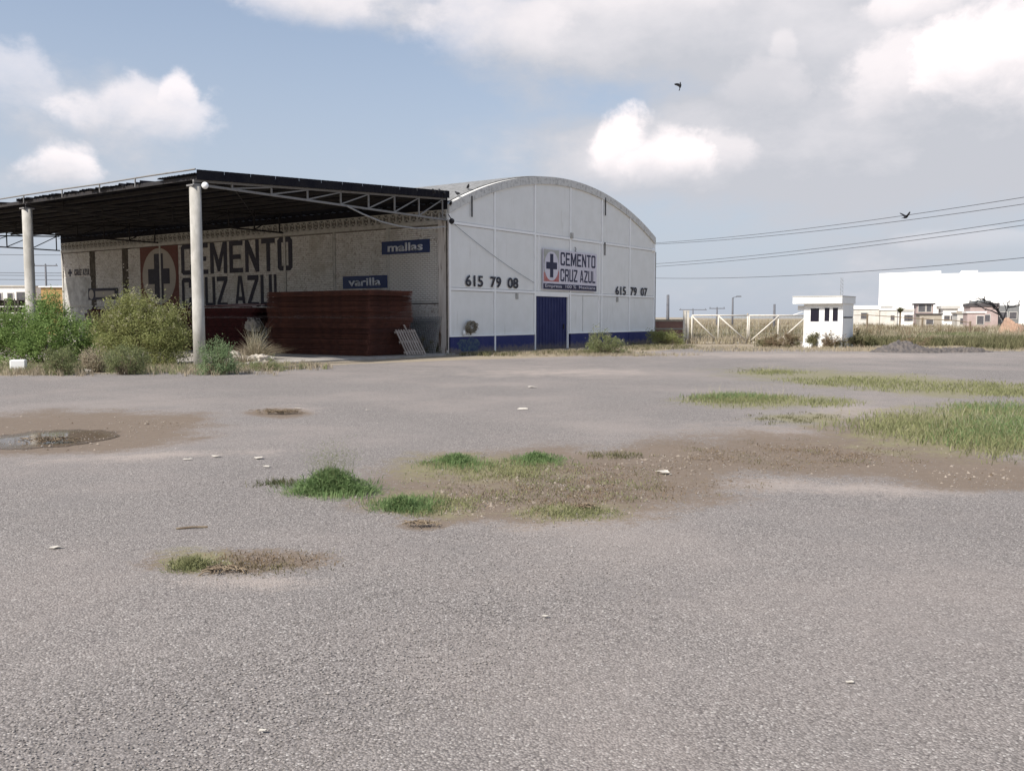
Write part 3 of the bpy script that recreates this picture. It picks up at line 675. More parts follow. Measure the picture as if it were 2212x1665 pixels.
# solid walls: inner side wall, far side, back
q = MB(); q.box(.06, .25, .12, LEN, 0, EAVE - .02); q.obj('side_wall', M['mortar'], WH)
q = MB(); q.box(WID - .2, WID, .12, LEN, 0, EAVE - .02); q.obj('side_wall', M['offwhite'], WH)
q = MB(); pts = [(.25, LEN - .2, 0), (WID - .2, LEN - .2, 0)] + [(x, LEN - .2, arch(x, -.1)) for x in [WID - .2 - (WID - .45) * k / 12 for k in range(13)]]
q.poly(pts, (0, .2, 0)); q.obj('back_wall', M['offwhite'], WH)
# corner pilaster, rust streaked
q = MB(); q.box(-.12, -.002, .0, .45, 0, 5.7); q.box(-.12, 0, -.02, -.002, 0, 5.7); q.obj('corner_pilaster', M['streak'], WH)
q = MB(); q.box(-.002, .0, -.002, .0, 0, .01)
# side wall posts every 3.4 m and ledges
PB = [3.4 * k for k in range(1, 9)] + [30.55]
for k, y in enumerate(PB):
    q = MB(); wd = .6 if k in (6, 7) else (.14 if k % 3 else .2); q.box(-.05 - .03 * (k % 3 == 2), .06, y - wd / 2, y + wd / 2, 0, 5.52)
    o = q.obj('wall_post', M['darkpost'] if k in (6, 7) else M['post'], WH)  # two posts near the far end are wider and near-black brown
    if k in (6, 7): o['label'] = 'wide dark brown wall post'
for (za, zb_, pr) in ((5.53, 5.68, .09), (2.2, 2.3, .055)):
    for k in range(9):
        a = .47 if k == 0 else PB[k - 1] + (.1 if za > 5 else .11); b_ = PB[k] + (.09 if za > 5 else -.11)
        q = MB(); q.box(-pr, .055, a, b_, za, zb_); q.obj('ledge', M['post'], WH)
# bricks: whitewashed courses, each bay; the nearest three hundred singly
BH, BLn = .088, .26
cells = []
for k in range(9):
    a = .47 if k == 0 else PB[k - 1] + .11; b_ = PB[k] - .11
    for (za, zb_) in ((2.31, 5.52), (.05, 2.19)):
        rows = int((zb_ - za) / BH)
        for r_ in range(rows):
            z = za + r_ * BH; y = a + (0 if r_ % 2 else -.13)
            while y < b_ - .02:
                y0, y1 = max(y, a), min(y + BLn - .016, b_)
                if y1 - y0 > .05 and not (za < 2 and 1.0 < y0 < 24 and z < 1.0 and False): cells.append((y0, y1, z, z + BH - .016))
                y += BLn
rr = random.Random(3)
near = [c for c in cells if c[0] < 3.3 and 2.3 < c[2] < 5.5]; near = near[:298]; ns = set(near)
bmesh_ = {}
for c in near:
    key = (round(c[1] - c[0], 2)); 
    if key not in bmesh_:
        q = MB(); q.box(-.045, .058, 0, c[1] - c[0], 0, BH - .016); bmesh_[key] = q.mesh('brick', M['brick'])
    inst('brick', bmesh_[key], WH, (rr.uniform(-.006, .006), c[0], c[2]))
q = MB()
for c in cells:
    if c in ns: continue
    d_ = rr.uniform(-.006, .006); q.box(-.045 + d_, .058, c[0], c[1], c[2], c[3])
q.obj('brickwork', M['brick'], WH, fix=False)['kind'] = 'stuff'
# lattice blocks over the ledge
q = MB(); bw, bh_ = .40, .44
q.box(-.06, .04, 0, .035, 0, bh_); q.box(-.06, .04, bw - .035, bw, 0, bh_); q.box(-.06, .04, .035, bw - .035, 0, .035); q.box(-.06, .04, .035, bw - .035, bh_ - .035, bh_)
for (a, b_) in (((-.01, .04, .03), (-.01, bw / 2, bh_ / 2 - .05)), ((-.01, bw - .04, .03), (-.01, bw / 2, bh_ / 2 - .05)), ((-.01, .04, bh_ - .03), (-.01, bw / 2, bh_ / 2 + .05)), ((-.01, bw - .04, bh_ - .03), (-.01, bw / 2, bh_ / 2 + .05))):
    q.bar(a, b_, .09, .045)
lb = q.mesh('lattice_block', M['post'])
for k in range(75): inst('lattice_block', lb, WH, (0, .05 + k * .408, 5.69))
q = MB(); q.box(.052, .06, .0, LEN, 5.69, EAVE); 
for k in range(31):
    q = MB(); q.box(-.012 - .012 * (k % 2), .0 - .012 * (k % 2), k * .99 + .03, k * .99 + 1.03, 6.14, 6.92); q.obj('gap_cover_sheet', M['darksheet'], WH)  # dark sheets added to hide the sunlit roof showing through the gap
# painted mural on the side wall: emblem square and two rows of lettering (reads from the far end towards the corner)
MU = empty('mural'); MU.parent = WH
fx = -.054
q = MB(); q.poly([(fx, 22.3, 2.1), (fx, 18.76, 2.1), (fx, 18.76, 5.5), (fx, 22.3, 5.5)], (-.003, 0, 0)); q.obj('red_square', M['muralred'], MU)
q = MB(); q.poly(disc_pts((20.55, 3.85), 1.55, 1.55, 40, 'y', fx - .006), (-.003, 0, 0)); q.obj('white_disc', M['muralwhite'], MU)
q = MB(); cz, cy_, a, w_ = 3.85, 20.55, 1.25, .42
q.poly([(fx - .012, cy_ + y_, cz + z_) for (y_, z_) in ((-w_, -a), (w_, -a), (w_, -w_), (a * .8, -w_), (a * .8, w_), (w_, w_), (w_, a), (-w_, a), (-w_, w_), (-a * .8, w_), (-a * .8, -w_), (-w_, -w_))], (-.003, 0, 0)); q.obj('cross', M['muralblack'], MU)
block_text('CEMENTO', 18.5, 9.65, 3.86, 5.48, M['muralblack'], 'y', MU, fx - .004, .003)
block_text('CRUZ AZUL', 18.5, 10.3, 2.12, 3.70, M['muralblack'], 'y', MU, fx - .004, .003)
block_text('CRUZ AZUL', 29.2, 27.5, 4.12, 4.48, M['muralblack'], 'y', MU, fx - .004, .003)
q = MB(); q.poly([(fx - .006, 29.7 + y_ * .22, 4.3 + z_ * .22) for (y_, z_) in ((-.3, -1), (.3, -1), (.3, -.3), (1, -.3), (1, .3), (.3, .3), (.3, 1), (-.3, 1), (-.3, .3), (-1, .3), (-1, -.3), (-.3, -.3))], (-.003, 0, 0)); q.obj('cross', M['muralblack'], MU)
q = MB(); q.box(fx - .04, fx, 24.6, 27.7, 2.62, 3.3); q.obj('dark_name_band', M['muralblack'], MU)
q = MB(); q.box(fx - .046, fx - .041, 24.9, 26.9, 2.78, 3.14); q.obj('name_plate', M['muralwhite'], MU)
q = MB(); q.poly(disc_pts((27.35, 2.95), .26, .28, 20, 'y', fx - .044), (-.004, 0, 0)); q.obj('name_disc', M['muralwhite'], MU)
# grey plastered end bay, lower part
q = MB(); q.box(-.066, -.05, 27.4, 30.42, .35, 2.18); q.obj('plaster_patch', M['plaster'], WH)
q = MB(); q.box(-.07, -.05, 27.4, 30.42, 2.32, 4.0); q.obj('plaster_patch', M['plaster'], WH)
# facade details: phone numbers, streak bars, lamp stub
text_mesh('615  79  08', 1.13, 5.17, 2.93, 3.44, .024, M['letterblack'], 'phone_number', parent=WH, off=-.048, depth=.004)
text_mesh('615  79  07', 14.75, 18.7, 2.83, 3.33, .024, M['letterblack'], 'phone_number', parent=WH, off=-.048, depth=.004)
for (x, z0, z1) in ((1.55, 5.95, 6.85), (13.45, 7.1, 8.05), (13.42, 4.95, 5.65)):
    q = MB(); q.tube([(x, -.085, z0), (x, -.085, z1)], .035, 6); q.obj('hanging_rod', M['darksteel'], WH)
q = MB(); q.box(9.84, 10.05, -.12, -.046, 5.62, 5.9); q.obj('junction_box', M['plaster'], WH)
q = MB(); q.tube([(10.3, -.05, 5.2), (10.36, -.09, 5.1), (10.3, -.07, 5.0), (10.42, -.06, 4.95)], .02, 6); q.obj('loose_wire', M['wire'], WH)
q = MB(); q.tube([(.3, -.07, 5.55)] + [(.3 + 6.2 * k / 8, -.06, 5.55 - 2.3 * k / 8 - .12 * math.sin(math.pi * k / 8)) for k in range(1, 9)], .012, 5); q.obj('stay_wire', M['galv'], WH)
for (x, z) in ((5.0, 2.45), (14.9, 2.45)):
    q = MB(); q.box(x, x + .16, -.06, -.002, z, z + .26); q.obj('socket_box', M['plaster'], WH)
# worn area on the blue base near the corner
q = MB(); rq = random.Random(5); pts = []
for k in range(22):
    a = 2 * math.pi * k / 22; rr_ = rq.uniform(.75, 1.1); pts.append((1.35 + .85 * rr_ * math.cos(a), -.034, .37 + .33 * rr_ * math.sin(a)))
q.poly(pts, (0, -.002, 0)); q.obj('worn_paint', M['bluestain'], WH)
# downpipe on the far corner
q = MB(); q.tube([(WID + .06, -.02, 5.5), (WID + .06, -.02, .1)], .05, 8); q.obj('downpipe', M['galv'], WH)
q = MB(); q.tube([(-.17, -.06, 5.65), (-.17, -.06, .2)], .035, 8); q.obj('downpipe', M['darkpost'], WH)

# facade banner sign
SG = empty('banner_sign', tobl((9.87, -.05, 2.95)), ANG, 'white and blue banner over the navy door with cross emblem and company name', 'sign')
def sx_(x): return x - 9.87
def sz_(z): return z - 2.95
q = MB(); q.box(sx_(7.22), sx_(12.5), -.05, -.01, 0, sz_(4.95)); q.obj('sign_board', M['signwhite'], SG)
q = MB(); q.poly([(sx_(7.27), -.054, sz_(3.36)), (sx_(8.68), -.054, sz_(3.36)), (sx_(8.68), -.054, sz_(3.92)), (sx_(7.27), -.054, sz_(3.80))], (0, -.002, 0)); q.obj('emblem_field', M['signred'], SG)
q = MB(); q.poly([(sx_(7.27), -.054, sz_(3.81)), (sx_(8.68), -.054, sz_(3.93)), (sx_(8.68), -.054, sz_(4.92)), (sx_(7.27), -.054, sz_(4.92))], (0, -.002, 0)); q.obj('emblem_field', M['signgrey'], SG)
q = MB(); q.poly(disc_pts((sx_(7.98), sz_(4.12)), .66, .72, 36, 'x', -.059), (0, -.002, 0)); q.obj('emblem_disc', M['signwhite'], SG)
q = MB(); q.poly([(sx_(7.98) + x_, -.064, sz_(4.14) + z_) for (x_, z_) in ((-.15, -.58), (.15, -.58), (.15, -.17), (.5, -.17), (.5, .17), (.15, .17), (.15, .58), (-.15, .58), (-.15, .17), (-.5, .17), (-.5, -.17), (-.15, -.17))], (0, -.002, 0)); q.obj('emblem_cross', M['letterdark'], SG)
block_text('CEMENTO', sx_(8.82), sx_(12.35), sz_(4.2), sz_(4.86), M['letterdark'], 'x', SG, -.054, .003)
block_text('CRUZ AZUL', sx_(8.82), sx_(12.35), sz_(3.40), sz_(4.03), M['letterdark'], 'x', SG, -.054, .003)
q = MB(); q.box(sx_(7.24), sx_(12.48), -.056, -.051, .03, .31); q.obj('sign_band', M['letterdark'], SG)
text_mesh('Empresa  100 %  Mexicana', sx_(7.4), sx_(12.35), .07, .28, .008, M['signwhite'], parent=SG, off=-.058, depth=.003)
# side wall word signs
def wsign(body, ya, yb, z0, z1, label):
    SGN = empty('wall_sign', tobl((-.05, (ya + yb) / 2, z0)), ANG, label, 'sign', 'blue word signs on the brick wall'); yc = (ya + yb) / 2; hw = (ya - yb) / 2
    q = MB(); q.box(-.05, 0, -hw, hw, 0, z1 - z0); q.obj('sign_board', M['signblue'], SGN)
    text_mesh(body, hw * .74, -hw * .74, .11, (z1 - z0) * .84, .028, M['lettergrey'], axis='y', parent=SGN, off=-.052, depth=.004)
    return SGN
wsign('mallas', 3.73, .97, 4.37, 4.94, 'blue sign reading mallas high on the brick wall near the corner')
wsign('varilla', 6.2, 3.45, 2.9, 3.47, 'blue sign reading varilla just above the tall rusty mesh stack')
# ------------------------------------------------------------------ canopy
CN = empty('canopy', tobl((-12.4, 0, 0)), ANG, 'open sided canopy with dark sheet roof on round concrete columns', 'canopy')
def cx2(x): return x + 12.4
for k in range(4):
    q = MB(); y = 10.2 * k
    q.tube([(0, y, -.02), (0, y, 1.9), (0, y, 1.905), (0, y, 3.7), (0, y, 3.705), (0, y, 5.62)], [.185, .185, .18, .18, .177, .177], 24); q.obj('column', M['concrete'], CN, smooth=True)
    q = MB(); q.box(-.2, .2, y - .16, y + .16, 5.622, 5.67); q.obj('column_cap', M['steel'], CN)
def ztop(x): return 5.80 + (x + 12.4) / 12.4 * .75
VX = [-11.0, -9.4, -7.8, -6.2, -4.75, -3.3, -1.85, -.35]
for k in range(4):
    y = 10.2 * k + (.02 if k == 0 else 0)
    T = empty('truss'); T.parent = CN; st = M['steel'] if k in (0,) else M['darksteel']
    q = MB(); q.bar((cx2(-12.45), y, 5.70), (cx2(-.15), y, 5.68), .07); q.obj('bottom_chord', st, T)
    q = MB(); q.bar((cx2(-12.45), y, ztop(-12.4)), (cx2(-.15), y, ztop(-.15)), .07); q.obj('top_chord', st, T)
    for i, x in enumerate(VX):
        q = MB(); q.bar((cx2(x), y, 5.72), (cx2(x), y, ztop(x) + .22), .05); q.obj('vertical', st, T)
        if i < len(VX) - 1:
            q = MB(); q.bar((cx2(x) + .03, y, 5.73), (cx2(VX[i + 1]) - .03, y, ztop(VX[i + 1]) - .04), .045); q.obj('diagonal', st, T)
for k in range(10):     # purlins
    x = -12.3 + k * 1.33; q = MB(); q.box(cx2(x) - .03, cx2(x) + .03, -.05, LEN, ztop(x) + .05, ztop(x) + .17); q.obj('purlin', M['darksteel'], CN)
for k in range(3):      # wind bracing
    y = 10.2 * k
    q = MB(); q.tube([(cx2(-11), y + .1, ztop(-11)), (cx2(-2), y + 10.1, ztop(-2) - .05)], .02, 5); q.tube([(cx2(-2), y + .1, ztop(-2)), (cx2(-11), y + 10.1, ztop(-11) - .05)], .02, 5); q.obj('bracing', M['darksteel'], CN)
rs = random.Random(11)
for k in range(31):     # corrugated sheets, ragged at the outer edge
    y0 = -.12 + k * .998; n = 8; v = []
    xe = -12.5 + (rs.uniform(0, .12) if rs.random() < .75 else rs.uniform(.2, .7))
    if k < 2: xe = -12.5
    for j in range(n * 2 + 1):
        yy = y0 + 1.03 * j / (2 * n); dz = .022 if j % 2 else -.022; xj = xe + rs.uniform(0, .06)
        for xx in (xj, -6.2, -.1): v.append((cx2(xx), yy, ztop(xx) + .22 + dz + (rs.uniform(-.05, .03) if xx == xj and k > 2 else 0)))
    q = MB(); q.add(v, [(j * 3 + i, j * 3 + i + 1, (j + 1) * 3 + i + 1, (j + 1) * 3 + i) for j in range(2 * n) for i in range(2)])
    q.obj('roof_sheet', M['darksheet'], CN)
# dark front fascia of sheet offcuts
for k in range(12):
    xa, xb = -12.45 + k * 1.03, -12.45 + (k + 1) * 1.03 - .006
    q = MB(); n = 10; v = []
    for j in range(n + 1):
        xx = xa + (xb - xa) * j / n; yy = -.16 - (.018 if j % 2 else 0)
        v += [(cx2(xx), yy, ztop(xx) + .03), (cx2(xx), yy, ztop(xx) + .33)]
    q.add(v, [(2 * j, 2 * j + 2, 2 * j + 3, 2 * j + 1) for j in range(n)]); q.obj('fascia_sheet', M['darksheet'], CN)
# pipe rail above the outer edge
q = MB(); q.tube([(cx2(-12.45), -.1 + 30.9 * k / 12, 6.14 + .012 * math.sin(k * 2.3)) for k in range(13)], .028, 6); q.obj('edge_rail', M['steel'], CN)
for y in (3.1, 5.2, 7.6, 10.3, 13.0, 16.5, 20.4, 24.5, 30.6):
    q = MB(); q.bar((cx2(-12.45), y, 5.86), (cx2(-12.45), y, 6.12), .035); q.obj('rail_post', M['steel'], CN)
q = MB(); q.tube([(cx2(x), -.1, z) for x, z in ((-6.0, 5.66), (-5.2, 5.45), (-4.2, 5.25), (-3.2, 5.16), (-2.2, 5.16), (-1.2, 5.25), (-.3, 5.38))], .03, 6); q.obj('sagging_hose', M['galv'], CN)
# slab under the canopy
q = MB(); q.box(-12.9, -.13, -.45, 31.2, -.05, .07); o = q.obj('canopy_slab', M['slab'], None, loc=C0, rz=ANG); tag(o, kind='structure')
# flood lamps and siren ball
def floodlamp(loc, label, r=.11):
    f_ = empty('flood_lamp', loc, 0, label, 'lamp', 'round flood lamps')
    q = MB(); q.ico((0, 0, 0), r, 2, 0, (1, .8, 1)); q.obj('lamp_glass', M['lamp'], f_, smooth=True)
    q = MB(); q.tube([(0, .04, 0), (.03, .2, .03)], .03, 6); q.obj('bracket', M['steel'], f_)
floodlamp(at(443, 401, 28.0), 'round white flood lamp at the top of the near canopy column')
floodlamp(at(1411, 541, 54.2), 'round white flood lamp on the far right corner of the facade', .13)
sb = empty('alarm_ball', at(975.7, 477.8, 38.05), 0, 'black round alarm at the warehouse corner below the eave', 'alarm')
q = MB(); q.ico((0, 0, 0), .12, 2); q.obj('ball', M['bird'], sb, smooth=True); q = MB(); q.tube([(0, 0, .05), (-.15, .2, .3)], .02, 5); q.obj('bracket', M['bird'], sb)
# ------------------------------------------------------------------ rusty mesh stacks
def sheet_bundle(nsheet, mt, Lx=2.5, Ly=6.0, pitch=.026, seed=0):
    q = MB(); r = random.Random(seed)
    for s_ in range(nsheet):
        z = s_ * pitch; dx, dy = r.uniform(-.03, .03), r.uniform(-.04, .04)
        for i in range(17): x = dx + i * .15 + .03; q.box(x - .005, x + .005, dy - .02, Ly + dy + .02, z, z + .010)
        for j in range(41): y = dy + j * .148; q.box(dx - .02, Lx + dx + .02, y - .005, y + .005, z + .010, z + .020)
    return q.mesh('mesh_bundle', mt, fix=False)
def stack(x0, y0, nb, ns, mt, label, seed, step=.215):
    r = random.Random(seed); t_ = empty('rebar_mesh_stack', tobl((x0, y0, .07)), ANG, label, 'steel mesh', 'rusty reinforcing mesh stacks under the canopy')
    me_ = [sheet_bundle(ns, mt if i != 1 else M['rust3'] if mt is M['rust'] else mt, seed=seed + i) for i in range(4)]
    for k in range(nb):
        z = .02 + k * step; off = (r.uniform(-.09, .09), r.uniform(-.10, .10))
        if k == nb - 1: off = (off[0], off[1] - .12)
        inst('mesh_bundle', me_[(k * 3 + k // 3) % 4], t_, (off[0], off[1], z))
    for y in (.6, 2.4, 4.4): 
        q = MB(); q.box(0, 2.5, y, y + .1, -.0, .018); q.obj('bearer', M['wood'], t_)
    return t_
stack(-4.4, .45, 12, 8, M['rust'], 'tall squared stack of rusty brown mesh sheets beneath the varilla sign', 21)
stack(-4.3, 7.5, 9, 8, M['rust2'], 'lower dark red mesh stack behind the near column', 31)
stack(-4.4, 14.6, 9, 8, M['rust2'], 'farthest dark red mesh stack half hidden by the olive bush', 41)
# loose bundles thrown on the second stack
for k in range(5):
    q = MB(); a = tobl((-4.2 + .4 * k, 7.6 + .2 * k, 2.05 + .03 * k)); b_ = tobl((-4.0 + .35 * k, 12.6 - .3 * k, 2.06 + .03 * k)); mid = a.lerp(b_, .5) + Vector((0, 0, .04))
    q.tube([a, mid, b_], .03, 6); o = q.obj('rebar_rod', M['pink'] if k % 2 else M['rust2'])
    tag(o, ['dark red bar at the outer edge of the dark red mesh stack', 'dark red bar second from the outer edge of the dark red mesh stack', 'pale bar in the middle of the dark red mesh stack', 'dark red bar second from the wall on the dark red mesh stack', 'pale bar at the back of the dark red mesh stack'][k], 'steel bar', 'bars thrown on the dark red stack')
# tangle of wires and sack beside the tall stack
j = empty('wire_tangle', tobl((-4.2, 6.9, .07)), ANG, 'tangle of grey wire and rods between the mesh stacks', 'wire')
r = random.Random(9); q = MB()
for k in range(26):
    p0 = Vector((r.uniform(-.5, .5), r.uniform(-.35, .3), r.uniform(0, .3))); pts = [p0]
    for i in range(5): pts.append(pts[-1] + Vector((r.uniform(-.3, .3), r.uniform(-.2, .2), r.uniform(-.05, .45))))
    q.tube(pts, .012, 4, cap=False)
q.obj('wires', M['galv'], j)['kind'] = 'stuff'
q = lump(.34, (.8, .6, 1.1), 4, .6); o = q.obj('grey_sack', M['mortar'], None, smooth=True, loc=tobl((-4.6, 7.05, 1.15))); tag(o, 'grey cloth sack hung in the wire tangle by the tall mesh stack', 'sack')
# pallet leaning on the front of the stack
PL = empty('pallet', tobl((-3.05, -.38, .075)), ANG, 'weathered grey wooden pallet leaning on the front of the mesh stack', 'pallet')
lean = math.atan2(.62, 1.0)
Mx = Matrix.Rotation(-lean, 4, 'X')
for k in range(8):
    q = MB(); xx = -.05 + k * .155; zt = 1.2 if k != 4 else 1.42
    q.box(xx, xx + .085, -.022, 0, 0.01, zt, Mx); q.obj('slat', M['wood'], PL)
for z in (.12, .6, 1.06):
    q = MB(); q.box(-.06, 1.14, .002, .08, z, z + .09, Mx); q.obj('bearer', M['wood'], PL)
# wire mesh panels leaning against the side wall, near the corner
for k in range(3):
    q = MB(); 
    for i in range(19): q.bar((0, i * .1 , 0), (0, i * .1, 1.62 - .12 * k), .015)
    for i in range(16 - k): q.bar((.006, 0, i * .105), (.006, 1.8, i * .105), .015)
    o = q.obj('steel_mesh', M['steel'] if k else M['galv'], None, fix=False); o.location = tobl((-.62 + .12 * k, .25 + .14 * k, .07)); o.rotation_euler = (0, .28 - .05 * k, ANG)
    tag(o, ['outermost square wire mesh panel leaning on the brick wall by the corner', 'middle wire mesh panel leaning on the brick wall by the corner', 'innermost wire mesh panel against the brick wall by the corner'][k], 'wire mesh', 'wire panels leaning by the corner')
shrub('dry_brush', 'dry brown brush heaped at the wall foot by the corner', 'weed', tobl((-.55, 1.2, .07)), [(0, 0, .25, .9, .8, .35), (.6, .1, .15, .5, .4, .25)], 60, 50, .10, .02, LBR, 66, cr=.12)
# bottle and vine bundle standing on the facade sill
V_ = empty('vine_bundle', tobl((1.35, -.2, .82)), ANG, 'dry brown twig bundle on the navy base near the facade corner', 'twigs')
r = random.Random(2); q = MB()
for k in range(150):
    a = r.uniform(0, 2 * math.pi); rr_ = r.uniform(.15, .40); c_ = (rr_ * math.cos(a), r.uniform(-.1, .1), .34 + rr_ * .72 * math.sin(a)); a2 = a + r.uniform(.4, 1.1)
    c2_ = (rr_ * math.cos(a2), r.uniform(-.12, .12), .34 + rr_ * .72 * math.sin(a2)); m_ = Vector(c_).lerp(Vector(c2_), .5) * 1.05
    q.tube([c_, m_, c2_], .014, 4, cap=False)
q.tube([(.0, .05, 0), (.02, .08, .3)], .03, 5)
q.obj('twigs', M['nest'], V_)['kind'] = 'stuff'
q = MB(); q.tube([(0, 0, 0), (0, 0, .16), (0, 0, .2), (0, 0, .24)], [.06, .06, .025, .025], 10); o = q.obj('white_bottle', M['lamp'], None, smooth=True, loc=tobl((.92, -.12, .81))); tag(o, 'small white bottle on the facade sill under the twig bundle', 'bottle')

# ------------------------------------------------------------------ guard booth
RB = Vector((17.1, 46.5, 0))
BT = empty('guard_booth', RB, ANG, 'small white guard booth with flat roof slab and dark windows', 'booth')
# own frame: x goes away (u), y goes along v (left in the photograph); broad face is x = 0
def wall_open(x, y0, y1, z0, z1, holes, thick=.12):
    ysx = sorted(set([y0, y1] + [h for o in holes for h in o[:2]])); zs = sorted(set([z0, z1] + [h for o in holes for h in o[2:]]))
    q = MB()
    for i in range(len(ysx) - 1):
        for j_ in range(len(zs) - 1):
            cy__, cz__ = (ysx[i] + ysx[i + 1]) / 2, (zs[j_] + zs[j_ + 1]) / 2
            if any(o[0] < cy__ < o[1] and o[2] < cz__ < o[3] for o in holes): continue
            q.box(x, x + thick, ysx[i], ysx[i + 1], zs[j_], zs[j_ + 1])
    return q
WN = [(.21, .54, 1.35, 2.11), (.64, .957, 1.35, 2.11), (1.17, 1.68, 1.33, 2.09)]
wall_open(0, 0, 2.0, 0, 2.30, WN).obj('wall', M['white'], BT)
q = MB(); q.box(.12, 2.1, 0, .12, 0, 1.55); q.box(.12, .3, 0, .12, 1.62, 2.3); q.box(1.95, 2.1, 0, .12, 1.62, 2.3); q.box(.3, 1.95, .02, .1, 1.62, 2.3); q.obj('wall', M['white'], BT)
q = MB(); q.box(.3, 1.95, -.012, .11, 1.55, 1.62); q.obj('side_sill', M['darksteel'], BT)
q = MB(); q.box(.12, 2.1, 1.88, 2.0, 0, 2.3); q.box(1.98, 2.1, .12, 1.88, 0, 2.3); q.obj('wall', M['white'], BT)
q = MB(); q.box(-.34, 2.3, -.04, 2.5, 2.302, 2.66); q.obj('roof_slab', M['white'], BT)
q = MB(); q.box(-.37, 2.32, -.06, 2.52, 2.662, 2.70); q.obj('roof_edge', M['offwhite'], BT)
for w_ in WN:
    fr = MB(); a, b_, c_, d_ = w_
    fr.box(-.012, .03, a, a + .03, c_, d_); fr.box(-.012, .03, b_ - .03, b_, c_, d_); fr.box(-.012, .03, a + .03, b_ - .03, c_, c_ + .03); fr.box(-.012, .03, a + .03, b_ - .03, d_ - .03, d_)
    fo = fr.obj('window', M['whiteplain'], BT); q = MB(); q.box(.01, .02, a + .03, b_ - .03, c_ + .03, d_ - .03); q.obj('pane', M['glass'], fo)
q = MB(); q.box(-.45, -.02, 1.45, 1.95, 0, .12); q.box(-.25, -.02, 1.45, 1.95, .122, .24); q.obj('steps', M['white'], BT)
q = MB(); q.box(.06, .14, 2.02, 2.35, 1.95, 2.2); q.bar((.1, 2.02, 1.9), (.1, 2.6, 1.72), .03); q.obj('side_lamp', M['white'], BT)
# ------------------------------------------------------------------ gate
GT = empty('pipe_gate', (at(1494, 742, 54).x, 54, 0), 0, 'cream painted pipe gate with diagonal braces beside the guard booth', 'gate')
gx = [0, (1551 - 1494) * 54 / F, (1614 - 1494) * 54 / F, (1617.5 - 1494) * 54 / F, (1680 - 1494) * 54 / F, (1741 - 1494) * 54 / F]
for (a, b_) in ((0, 2), (3, 5)):
    LFp = empty('gate_leaf', (0, 0, 0)); LFp.parent = GT
    for z in (.06, 1.70): q = MB(); q.tube([(gx[a], 0, z), (gx[b_], 0, z)], .045, 8); q.obj('rail', M['gatewhite'], LFp, smooth=True)
    for i in range(a, b_ + 1): q = MB(); q.tube([(gx[i], .0, .09), (gx[i], .0, 1.67)], .045, 8); q.obj('upright', M['gatewhite'], LFp, smooth=True)
    for i in range(a, b_):
        lo_, hi_ = (gx[i + 1], gx[i]) if a == 0 else (gx[i], gx[i + 1])
        q = MB(); q.tube([(hi_, -.05, 1.66), (lo_, -.05, .1)], .042, 8); q.obj('brace', M['gatewhite'], LFp, smooth=True)
    q = MB()
    for i in range(int((gx[b_] - gx[a]) / .22)): q.bar((gx[a] + .12 + i * .22, .03, .1), (gx[a] + .12 + i * .22, .03, 1.66), .006)
    for i in range(7): q.bar((gx[a], .036, .2 + i * .22), (gx[b_], .036, .2 + i * .22), .006)
    q.obj('wire_infill', M['galv'], LFp)['kind'] = 'stuff'
for (k, xx, hh) in ((0, -.22, 1.95), (1, -.42, 1.95)):
    q = MB(); q.box(xx - .07, xx + .07, 0.1, .26, 0, hh); q.box(xx - .08, xx + .08, .09, .27, hh, hh + .05); o = q.obj('gate_post', M['gatewhite'], None, loc=GT.location)
    tag(o, ['cream gate post that carries the left gate leaf', 'cream post left of the hinge post, next to the brick wall'][k], 'post', 'cream posts left of the gate')
q = MB(); q.tube([(0, 0, 0), (.03, 0, .75), (-.06, 0, .9), (.02, 0, 1.05), (0, 0, 1.82)], .05, 8); o = q.obj('meeting_post', M['oldwood'], None, loc=(GT.location.x + gx[2] + .03, 54.15, 0), smooth=True); tag(o, 'crooked wooden post where the two gate leaves meet', 'post')
# low brick wall between warehouse and gate
BWl = empty('low_brick_wall', (8.9, 57.5, 0), 0, 'low brown brick wall between the warehouse and the gate posts', 'wall')
q = MB(); q.box(0, 2.1, 0, .15, 0, .8); q.obj('lower_wall', M['redbrick'], BWl); q = MB(); q.box(0, 2.1, -.03, .18, .802, .9); q.obj('middle_beam', M['beige'], BWl)
q = MB(); q.box(0, 2.1, 0, .15, .902, 1.32); q.obj('upper_wall', M['redbrick'], BWl); q = MB(); q.box(0, 2.1, -.03, .18, 1.322, 1.45); q.obj('top_beam', M['oldwood'], BWl)
# ------------------------------------------------------------------ far buildings on the right
def house(name, label, cat, px0, px1, ytop, depth, mt, dd=8, wins=(), roof=None, base=-.5, rz=-.36, rh=.35, over=.15, group=None):
    a = at(px0, ytop, depth); b_ = at(px1, ytop, depth); w_ = b_.x - a.x; H = a.z
    h_ = empty(name, (a.x, depth, 0), rz, label, cat, group)
    q = MB(); q.box(0, w_, 0, dd, base, H); q.obj('wall', M[mt], h_)
    if roof: q = MB(); q.box(-over, w_ + over, -over, dd + over, H + .002, H + rh); q.obj('roof', M[roof], h_)
    for (wx, wz, ww, wh) in wins:
        f_ = MB(); f_.box(w_ * wx - .08, w_ * wx + ww + .08, -.06, -.002, H * wz - .08, H * wz + wh + .08); fo = f_.obj('window', M['offwhite'], h_)
        q = MB(); q.box(w_ * wx, w_ * wx + ww, -.075, -.062, H * wz, H * wz + wh); q.obj('pane', M['farglass'], fo)
    return h_
FW = empty('white_warehouse', at(1897, 685, 190) * 1.0, -.43, 'huge plain white warehouse on the right horizon', 'warehouse'); FW.location.z = 0
def zf(yp, d=190): return CAMH + (HOR - yp) * d / F
wpx = F / 190
